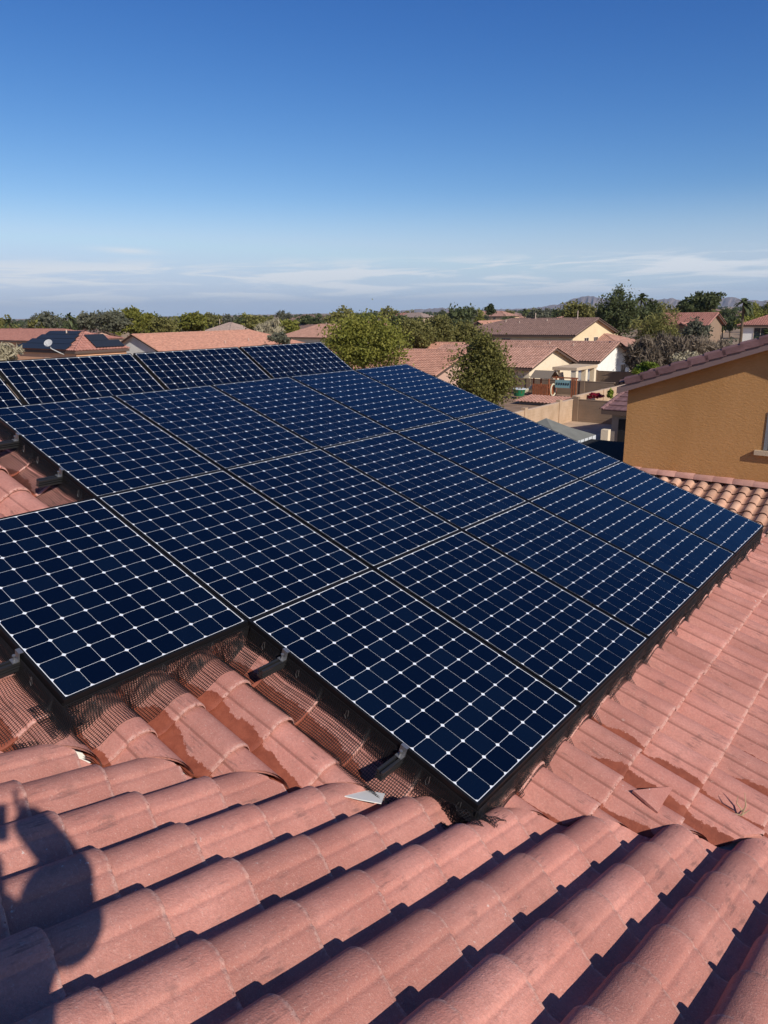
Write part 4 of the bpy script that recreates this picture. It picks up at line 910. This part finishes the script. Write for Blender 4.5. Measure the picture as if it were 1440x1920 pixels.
def trunk(mb, base, top, r, g, limbs=5, spread=1.5):
    base, top = Vector(base), Vector(top); mid = base.lerp(top, .45) + Vector((g.uniform(-.2, .2), g.uniform(-.2, .2), 0))
    mb.tube([base, mid, top], [r, r * .7, r * .25], 7)
    for i in range(limbs):
        t = g.uniform(.3, .8); p = base.lerp(top, t); w_ = g.uniform(0, 6.28); q = p + Vector((math.cos(w_) * spread, math.sin(w_) * spread, spread * g.uniform(.4, .9))); mb.tube([p, p.lerp(q, .5) + Vector((0, 0, -.1 * spread)), q], [r * .45, r * .3, r * .08], 5)
def tree(label, x0, x1, yt, yb, d, kind, n=60, per=70, leaf=None, name='tree', shape='round', group=None, tr=True, elong=1., up=0., cat='tree', depth=.9, seed=None):
    g = np.random.default_rng(seed if seed is not None else int(abs(x0) * 7 + d)); xm = (x0 + x1) / 2; top, bot = at(xm, yt, d), at(xm, yb, d)
    rx = (x1 - x0) / 2 / FPX * d * 1.05 * 1.05; rz = (top.z - bot.z) / 2; c = Vector((top.x, top.y, (top.z + bot.z) / 2))
    root = empty(name, (c.x, c.y, GZ), label, cat, group); leaf = leaf or max(.07, d / 715 * 1.25)
    v, f = crown_np(c, rx * .82, rx * .82 * depth, rz * .84, n, per, leaf, g, shape, elong, up); link('crown', mesh_np('crown', v, f, LM[kind]), root)
    if tr:
        mb = MB(); trunk(mb, (c.x, c.y, GZ), (c.x, c.y, c.z + rz * .4), max(.1, rx * .07), g, 6, rx * .6); mb.build('trunk', M['bark'], root)
    return root
tree('large bushy yellow-green tree rising right behind the dark panels', 594, 765, 578, 712, 52, 'green', 190, 110, .095, shape='round', seed=3)
tree('slender leafy olive-green tree standing before the cream gable house', 846, 978, 614, 800, 43, 'mixed', 170, 100, .085, shape='tall', seed=8)
for i, (a, b, t, q, k, n_) in enumerate([(740, 815, 592, 668, 'olive', 'left'), (785, 855, 586, 668, 'olive', 'middle'), (832, 905, 596, 668, 'olive', 'right')]):
    tree('dark olive tree, %s one of the dense three above the nearer tiled roof' % n_, a, b, t, q, 80 + i * 3, k, 110, 90, .13)
tree('round bright green tree above the orange house with the dish', 213, 278, 572, 632, 135, 'green', 60, 60)
tree('grey-olive tree left of the round green tree, its top broad', 140, 190, 582, 626, 125, 'grey', 60, 60); tree('grey-olive tree touching the round green tree', 178, 238, 578, 632, 120, 'grey', 60, 60)
tree('olive tree right of the round green tree', 268, 330, 590, 632, 140, 'olive', 50, 60); tree('green tree behind the long salmon roof', 328, 390, 583, 628, 140, 'green', 60, 60)
tree('pale leafless scrub tree behind the right end of the salmon roof', 478, 535, 600, 645, 150, 'straw', 50, 60, .25, elong=3, up=.5); tree('low grey scrub beside the pale scrub tree', 500, 545, 622, 648, 130, 'grey', 30, 50)
tree('olive tree at the left end of the middle trees', 455, 500, 588, 628, 170, 'olive', 40, 50); tree('green tree behind the small tiled roof', 520, 562, 596, 630, 190, 'green', 40, 50)
tree('dark green tree left of the hip-roofed house', 545, 610, 588, 622, 230, 'dark', 50, 50); tree('olive tree above the hip-roofed house', 590, 660, 590, 618, 260, 'olive', 50, 50)
tree('tall open dark pine at right behind the yellow gable', 1122, 1208, 532, 645, 112, 'dark', 110, 62, .18, shape='tall', seed=21); tree('broad green tree behind the brown-roofed house', 1048, 1126, 562, 612, 125, 'olive', 60, 60, seed=5)
tree('rounded dark tree right of the tall pine', 1202, 1246, 559, 625, 118, 'dark', 50, 60); tree('dark double-crowned tree, lower left half', 1270, 1318, 556, 592, 150, 'dark', 45, 60); tree('dark double-crowned tree, taller right half', 1300, 1353, 545, 592, 150, 'dark', 60, 60)
tree('feathery olive tree between the pine and the brown house', 1195, 1280, 572, 690, 82, 'olive', 70, 60, .12, elong=2.2, seed=14); tree('grey-green tree hiding the corner of the brown house', 1275, 1338, 596, 660, 88, 'grey', 60, 60, .14)
tree('small dark tree standing alone on the skyline', 910, 932, 570, 594, 230, 'dark', 25, 40); pass
for i, (a, b, t, q, nm) in enumerate([(1180, 1240, 632, 712, 'leftmost'), (1225, 1290, 625, 705, 'second from left'), (1280, 1340, 632, 695, 'third from left'), (1325, 1372, 640, 690, 'rightmost')]):
    tree('bare grey-brown shrub, %s of those above the dusky rake tiles' % nm, a, b, t, q, 72 + i * 2, 'dry', 80, 80, .16, name='bare_shrub', elong=3.2, up=.35, cat='shrub', group='bare shrubs at right')
tree('bright yellow-green bush above the dusky hipped roof', 1192, 1238, 673, 712, 56, 'bright', 40, 50, .10, name='bush', cat='bush', tr=False)
tree('bush with yellow blossom beside the bare shrubs', 1255, 1325, 655, 690, 66, 'straw', 30, 40, .10, name='bush', cat='bush', tr=False)
tree('crimson flowering bush over the sunlit block wall', 1104, 1130, 735, 750, 58, 'pink', 16, 40, .09, name='bush', cat='bush', tr=False); tree('small green bush beside the crimson flowers', 1138, 1152, 730, 752, 56, 'bright', 14, 40, .09, name='bush', cat='bush', tr=False)
tree('dry pale bush at the left edge before the orange house', -30, 34, 640, 690, 50, 'straw', 40, 60, .10, name='bush', cat='bush', tr=False, elong=2.)
def palm(label, x, yt, d, crown_r, lean=0.):
    g = np.random.default_rng(int(x)); top = at(x, yt, d); root = empty('palm_tree', (top.x, top.y, GZ), label, 'palm tree'); c = Vector((top.x, top.y, top.z - crown_r * .6))
    MB().tube([(c.x, c.y, GZ), (c.x + .1, c.y, (GZ + c.z) / 2), tuple(c)], [.24, .18, .15], 7).build('trunk', M['bark'], root); fr = MB()
    for i in range(34):
        w_ = g.uniform(0, 6.28); el = g.uniform(-.7, 1.3); dv = Vector((math.cos(w_) * math.cos(el), math.sin(w_) * math.cos(el), math.sin(el))); L = crown_r * g.uniform(.8, 1.1); sd = dv.cross(Vector((0, 0, 1))).normalized(); pts = [c + dv * (L * t) + Vector((0, 0, -.55 * L * t * t)) for t in (0, .35, .7, 1)]
        ww = (.05, .28, .25, .03)
        b = len(fr.v)
        for p_, w2 in zip(pts, ww): fr.v += [tuple(p_ - sd * w2 * crown_r * .6), tuple(p_ + sd * w2 * crown_r * .6)]
        for k in range(3): fr.f.append((b + 2 * k, b + 2 * k + 1, b + 2 * k + 3, b + 2 * k + 2))
    fr.build('fronds', LM['dark'], root)
palm('tall slim palm between the brown house and the white house', 1397, 553, 105, 1.6); palm('palm on the skyline above the far-left roofs', 128, 583, 180, 2.0); palm('small palm at the far left skyline', 16, 596, 220, 1.9)
palm('tiny dark palm on the skyline near the centre right', 984, 576, 260, 2.0); palm('palm top at the right edge before the white house', 1440, 610, 75, 1.5); palm('bushy palm beside the tall pine', 1204, 546, 128, 1.8)
# generic middle-distance trees: one of each kind copied
protos = []
for i, k in enumerate(('olive', 'dark', 'green', 'grey')):
    g = np.random.default_rng(60 + i); v, f = crown_np((0, 0, 4.0), 3.0, 3.0, 2.6, 38, 42, .30, g); cme = mesh_np('crown', v, f, LM[k]); mb = MB(); trunk(mb, (0, 0, 0), (0, 0, 4.4), .22, g, 4, 1.6); protos.append((cme, mb.mesh('trunk', M['bark'])))
g = np.random.default_rng(99); lbl = 'rounded desert tree among the distant roofs'; kinds = ('olive', 'dark', 'yellow-green', 'grey-green')
for i in range(150):
    x = g.uniform(-60, 1500); d = g.uniform(170, 460)
    if x > 880: d = max(d, 210)
    if x < 100: d = max(d, 240)
    if 375 < x < 485: d = max(d, 270)
    if 890 < x < 1010: d = max(d, 250)
    k = int(g.integers(0, 4)); p_ = at(x, 600, d); s_ = g.uniform(.75, 1.35) * (1.1 if x < 880 else .95)
    r_ = bpy.data.objects.new('tree', None); C.objects.link(r_); r_.location = (p_.x, p_.y, GZ); r_.scale = (s_, s_, s_ * g.uniform(.85, 1.15)); r_.rotation_euler = (0, 0, g.uniform(0, 6.28))
    zx = ('at the far left', 'left of centre', 'near the centre', 'right of centre', 'at the far right')[min(4, max(0, int(x / 288)))]; zd = 'nearer' if d < 250 else ('mid-distance' if d < 350 else 'farthest'); tag(r_, '%s %s rounded desert tree among the roofs %s' % (zd, kinds[k], zx), 'tree', '%s %s trees %s' % (zd, kinds[k], zx))
    for nm, me in (('crown', protos[k][0]), ('trunk', protos[k][1])): o = bpy.data.objects.new(nm, me); C.objects.link(o); o.parent = r_
# far houses
for i in range(46):
    x = g.uniform(-40, 1480); d = g.uniform(230, 620) if i % 3 else g.uniform(180, 300)
    if x > 1180 and d < 200: d += 120
    if 700 < x < 1010 and d < 360: d += 200
    if 370 < x < 490: d += 120
    p_ = at(x, 600, d); wx, wy = g.uniform(12, 20), g.uniform(10, 14); two = g.random() < .35; e_ = GZ + (5.3 if two else 3.0); m_ = [M['pink_roof'], M['grey_roof'], M['red_roof'], M['brown_roof'], M['salmon_roof']][int(g.integers(0, 5))]
    cn = ('tan', 'pink', 'beige', 'cream', 'grey')[int(g.integers(0, 5))]; rn_ = {M['pink_roof'].name: 'pinkish', M['grey_roof'].name: 'grey-tan', M['red_roof'].name: 'red', M['brown_roof'].name: 'brown', M['salmon_roof'].name: 'salmon'}[m_.name]; zx = ('at the far left', 'left of centre', 'near the centre', 'right of centre', 'at the far right')[min(4, max(0, int(x / 288)))]; zd = 'nearer' if d < 330 else 'farther'
    house('%s small %s-walled %shouse with %s roof among the trees %s' % (zd, cn, 'two-storey ' if two else '', rn_, zx), p_.x - wx / 2, p_.x + wx / 2, p_.y - wy / 2, p_.y + wy / 2, e_, e_ + wy * .17, 'x', STU[cn], m_, hip=(int(g.random() < .6), int(g.random() < .6)), group='far houses among the trees', sub=2, tile=1.2, course=1.2, wS=[(p_.x - 2.6, p_.x - 1.2, e_ - 1.8, e_ - .6), (p_.x + 1.5, p_.x + 3, e_ - 1.8, e_ - .6)])
# far wood that reads as one mass
V, F, off = [], [], 0
for i in range(900):
    x = g.uniform(-120, 1560); d = 420 * (3200 / 420) ** g.random(); p_ = at(x, 600, d); h = g.uniform(3.2, 6.2); r_ = g.uniform(3, 6)
    v, f = crown_np((p_.x, p_.y, GZ + h * .52), r_, r_, h * .42, 7, 8, max(.7, d / 715 * 1.0), g); V.append(v); F.append(f + off); off += len(v)
tag(link('far_wood', mesh_np('far_wood', np.concatenate(V), np.concatenate(F), LM['dark'])), kind='stuff')
# scrub on the ground between the houses
V, F, off = [], [], 0
for i in range(500):
    x = g.uniform(-60, 1500); d = g.uniform(75, 420); p_ = at(x, 650, d); r_ = g.uniform(.5, 1.6)
    v, f = crown_np((p_.x, p_.y, GZ + r_ * .5), r_, r_, r_ * .7, 4, 10, .28, g); V.append(v); F.append(f + off); off += len(v)
tag(link('scrub', mesh_np('scrub', np.concatenate(V), np.concatenate(F), LM['grey'])), kind='stuff')
# ---------------------------------------------------------------- the photographer (out of frame, throws the shadow on the tiles)
M['cloth'] = mat('dark_shirt', (.05, .06, .09), .9); M['skin'] = mat('skin', (.45, .28, .20), .6); M['denim'] = mat('denim', (.06, .08, .13), .9)
pr = empty('person', (.40, -.40, -1.42), 'person in dark clothes crouching on the tiles and holding up a phone', 'person')
def skin(name, pts, edges, radii, root_i, m, parent, lv=2):
    me = bpy.data.meshes.new(name); me.from_pydata(pts, edges, []); o = link(name, me, parent); me.materials.append(m)
    o.modifiers.new('skin', 'SKIN'); l = me.skin_vertices[0].data
    for i, r_ in enumerate(radii): l[i].radius = (r_, r_); l[i].use_root = (i == root_i)
    s_ = o.modifiers.new('sub', 'SUBSURF'); s_.levels = lv; s_.render_levels = lv; return o
H = Vector((.49, -.03, -.125))
hp = Vector((.50, -.42, -1.0)); ch = Vector((.28, -.22, -.39)); nk = Vector((.38, -.14, -.26))
bp_ = [hp, hp.lerp(ch, .5), ch, nk, Vector((.45, -.08, -.19)),
       Vector((.19, -.13, -.22)), Vector((.07, -.12, -.27)), Vector((.05, -.06, -.13)),
       Vector((.33, -.09, -.30)), Vector((.26, .12, -.24)), Vector((.06, .06, -.05)),
       hp + Vector((-.10, -.08, -.04)), Vector((.16, -.35, -.98)), Vector((.38, -.50, -1.33)), Vector((.24, -.42, -1.40)),
       hp + Vector((.10, .10, -.04)), Vector((.40, -.06, -1.00)), Vector((.60, -.22, -1.38)), Vector((.46, -.12, -1.44))]
be = [(0, 1), (1, 2), (2, 3), (3, 4), (2, 5), (5, 6), (6, 7), (2, 8), (8, 9), (9, 10), (0, 11), (11, 12), (12, 13), (13, 14), (0, 15), (15, 16), (16, 17), (17, 18)]
br = [.17, .16, .14, .09, .07, .115, .085, .055, .085, .072, .055, .10, .085, .055, .04, .10, .085, .055, .04]
skin('body', [tuple(p_) for p_ in bp_], be, br, 0, M['cloth'], pr)
hb = bmesh.new(); bmesh.ops.create_uvsphere(hb, u_segments=20, v_segments=14, radius=.105)
for v in hb.verts:
    v.co.z *= 1.22
    if v.co.x < -.08 and abs(v.co.y) < .03 and -.03 < v.co.z < .03: v.co.x -= .02
me = bpy.data.meshes.new('head'); hb.to_mesh(me); hb.free(); me.materials.append(M['skin']); link('head', me, pr, Matrix.Translation(H))
hb = bmesh.new(); bmesh.ops.create_uvsphere(hb, u_segments=20, v_segments=14, radius=.115)
bmesh.ops.bisect_plane(hb, geom=hb.verts[:] + hb.edges[:] + hb.faces[:], plane_co=(0, 0, .0), plane_no=(-.5, 0, 1), clear_inner=True)
me = bpy.data.meshes.new('hair'); hb.to_mesh(me); hb.free(); me.materials.append(M['deck']); link('hair', me, pr, Matrix.Translation(H + Vector((0, 0, .02))))
for hx, sd in ((Vector((.06, -.02, -.11)), -1), (Vector((.07, .06, -.06)), 1)):
    for k in range(4): skin('finger', [tuple(hx + Vector((-.01, .0, .012 * k))), tuple(hx + Vector((-.05, .012 * sd, .012 * k + .015))), tuple(hx + Vector((-.065, .02, .012 * k + .03)))], [(0, 1), (1, 2)], [.011, .009, .007], 0, M['skin'], pr, 1)
    skin('thumb', [tuple(hx + Vector((0, 0, -.01))), tuple(hx + Vector((-.03, .03, .0))), tuple(hx + Vector((-.05, .04, .02)))], [(0, 1), (1, 2)], [.013, .010, .008], 0, M['skin'], pr, 1)
ph = frame(-FW * .02 - RT * -.03 - UPV * .05, RT, UPV, -FW)
tag(MB().box(-.036, -.075, 0, .036, .045, .008, ph).build('phone', M['frame']), 'black phone held up in front of the crouching person', 'phone')

# ---- broken tile, white scraps in the valley
def hit1(x, y, h):
    p = PO - N1 * (HP - h); d = ray(x, y); return d * (p.dot(N1) / d.dot(N1))
def slab(name, pts, th, m, parent, nrm, lift=()):
    t = [p + nrm * (lift[i] if lift else 0) for i, p in enumerate(pts)]; n = len(t)
    return MB().add(t + [p - nrm * th for p in t], [tuple(range(n)), tuple(range(n, 2 * n))[::-1]] + [(i, i + n, (i + 1) % n + n, (i + 1) % n) for i in range(n)]).build(name, m, parent)
sh_ = [hit1(x, y, .10) for x, y in ((1184, 1487), (1222, 1481), (1262, 1477), (1247, 1500), (1232, 1526), (1208, 1508))]
slab('tile_shard', sh_, .014, M['tile'], our, N1, (.02, .014, .008, .006, .012, .022)).color = (1, 1, 1, 0)
def hit2(x, y, h):
    p = VP + N2 * h; d = ray(x, y); return d * (p.dot(N2) / d.dot(N2))
for pts in ([(600, 1487), (640, 1475), (690, 1482), (722, 1488), (715, 1506), (676, 1499), (640, 1491), (606, 1493)], [(410, 1463), (430, 1458), (462, 1462), (455, 1466), (430, 1466)]):
    slab('valley_flashing_lip', [hit2(x, y, .084) for x, y in pts], .004, M['flash'], our, N2)

# ragged tongues of mesh hanging into the pans along the open edge, and a torn flap over the valley
def flap(c, du, dv, n, m, seed, parent=None, label=None, crum=.02, rag=0):
    rr = random.Random(seed); a = [[rr.uniform(-1, 1) for _ in range(m // 3 + 3)] for _ in range(n // 3 + 3)]; g_ = []
    for i in range(n):
        row = []
        for j in range(m):
            fi, fj = i / 3, j / 3; i0, j0 = int(fi), int(fj); x, y = fi - i0, fj - j0
            h = (a[i0][j0] * (1 - x) + a[i0 + 1][j0] * x) * (1 - y) + (a[i0][j0 + 1] * (1 - x) + a[i0 + 1][j0 + 1] * x) * y
            row.append(tuple(c + du * (i * PITCH) + dv * (j * PITCH) + Vector((0, 0, h * crum + abs(h) * crum * .5))))
        g_.append(row)
    V_, F_ = net(g_, .0015); o = link('mesh_tongue' if parent else 'wire_mesh', mesh_np('wire_mesh', V_, F_, M['wire']), parent)
    if label: tag(o, label, 'wire mesh', 'black wire mesh skirts around the panels')
    return o
rq = random.Random(77)
for k in range(0, 20):
    v = -.177 + TW * k + TW - .255 + rq.uniform(-.02, .02)
    if v < .15 or v > VE: continue
    u = PL + .03; z = zt1(v, u + .02) + .02
    flap(w1(u, v - .02, z + .05), (A * .75 - N1 * rq.uniform(.5, .9)).normalized(), Bv, rq.randint(5, 9), rq.randint(3, 5), k, SK['a'], crum=.012)
c0 = hit2(842, 1508, .12); e1 = (hit2(905, 1562, .10) - c0).normalized(); e2 = (hit2(925, 1500, .10) - c0); e2 = (e2 - e1 * e2.dot(e1)).normalized()
flap(c0, e1, e2, 15, 17, 501, label='torn flap of black wire mesh lying over the foreground tiles below the lowest panel corner', crum=.016)
c0 = hit1(52, 1330, .14); e1 = (hit1(110, 1392, .12) - c0).normalized(); e2 = (hit1(130, 1335, .12) - c0); e2 = (e2 - e1 * e2.dot(e1)).normalized()
flap(c0, e1, e2, 17, 14, 502, label='torn flap of black wire mesh on the tiles below the jutting panel corner', crum=.012)
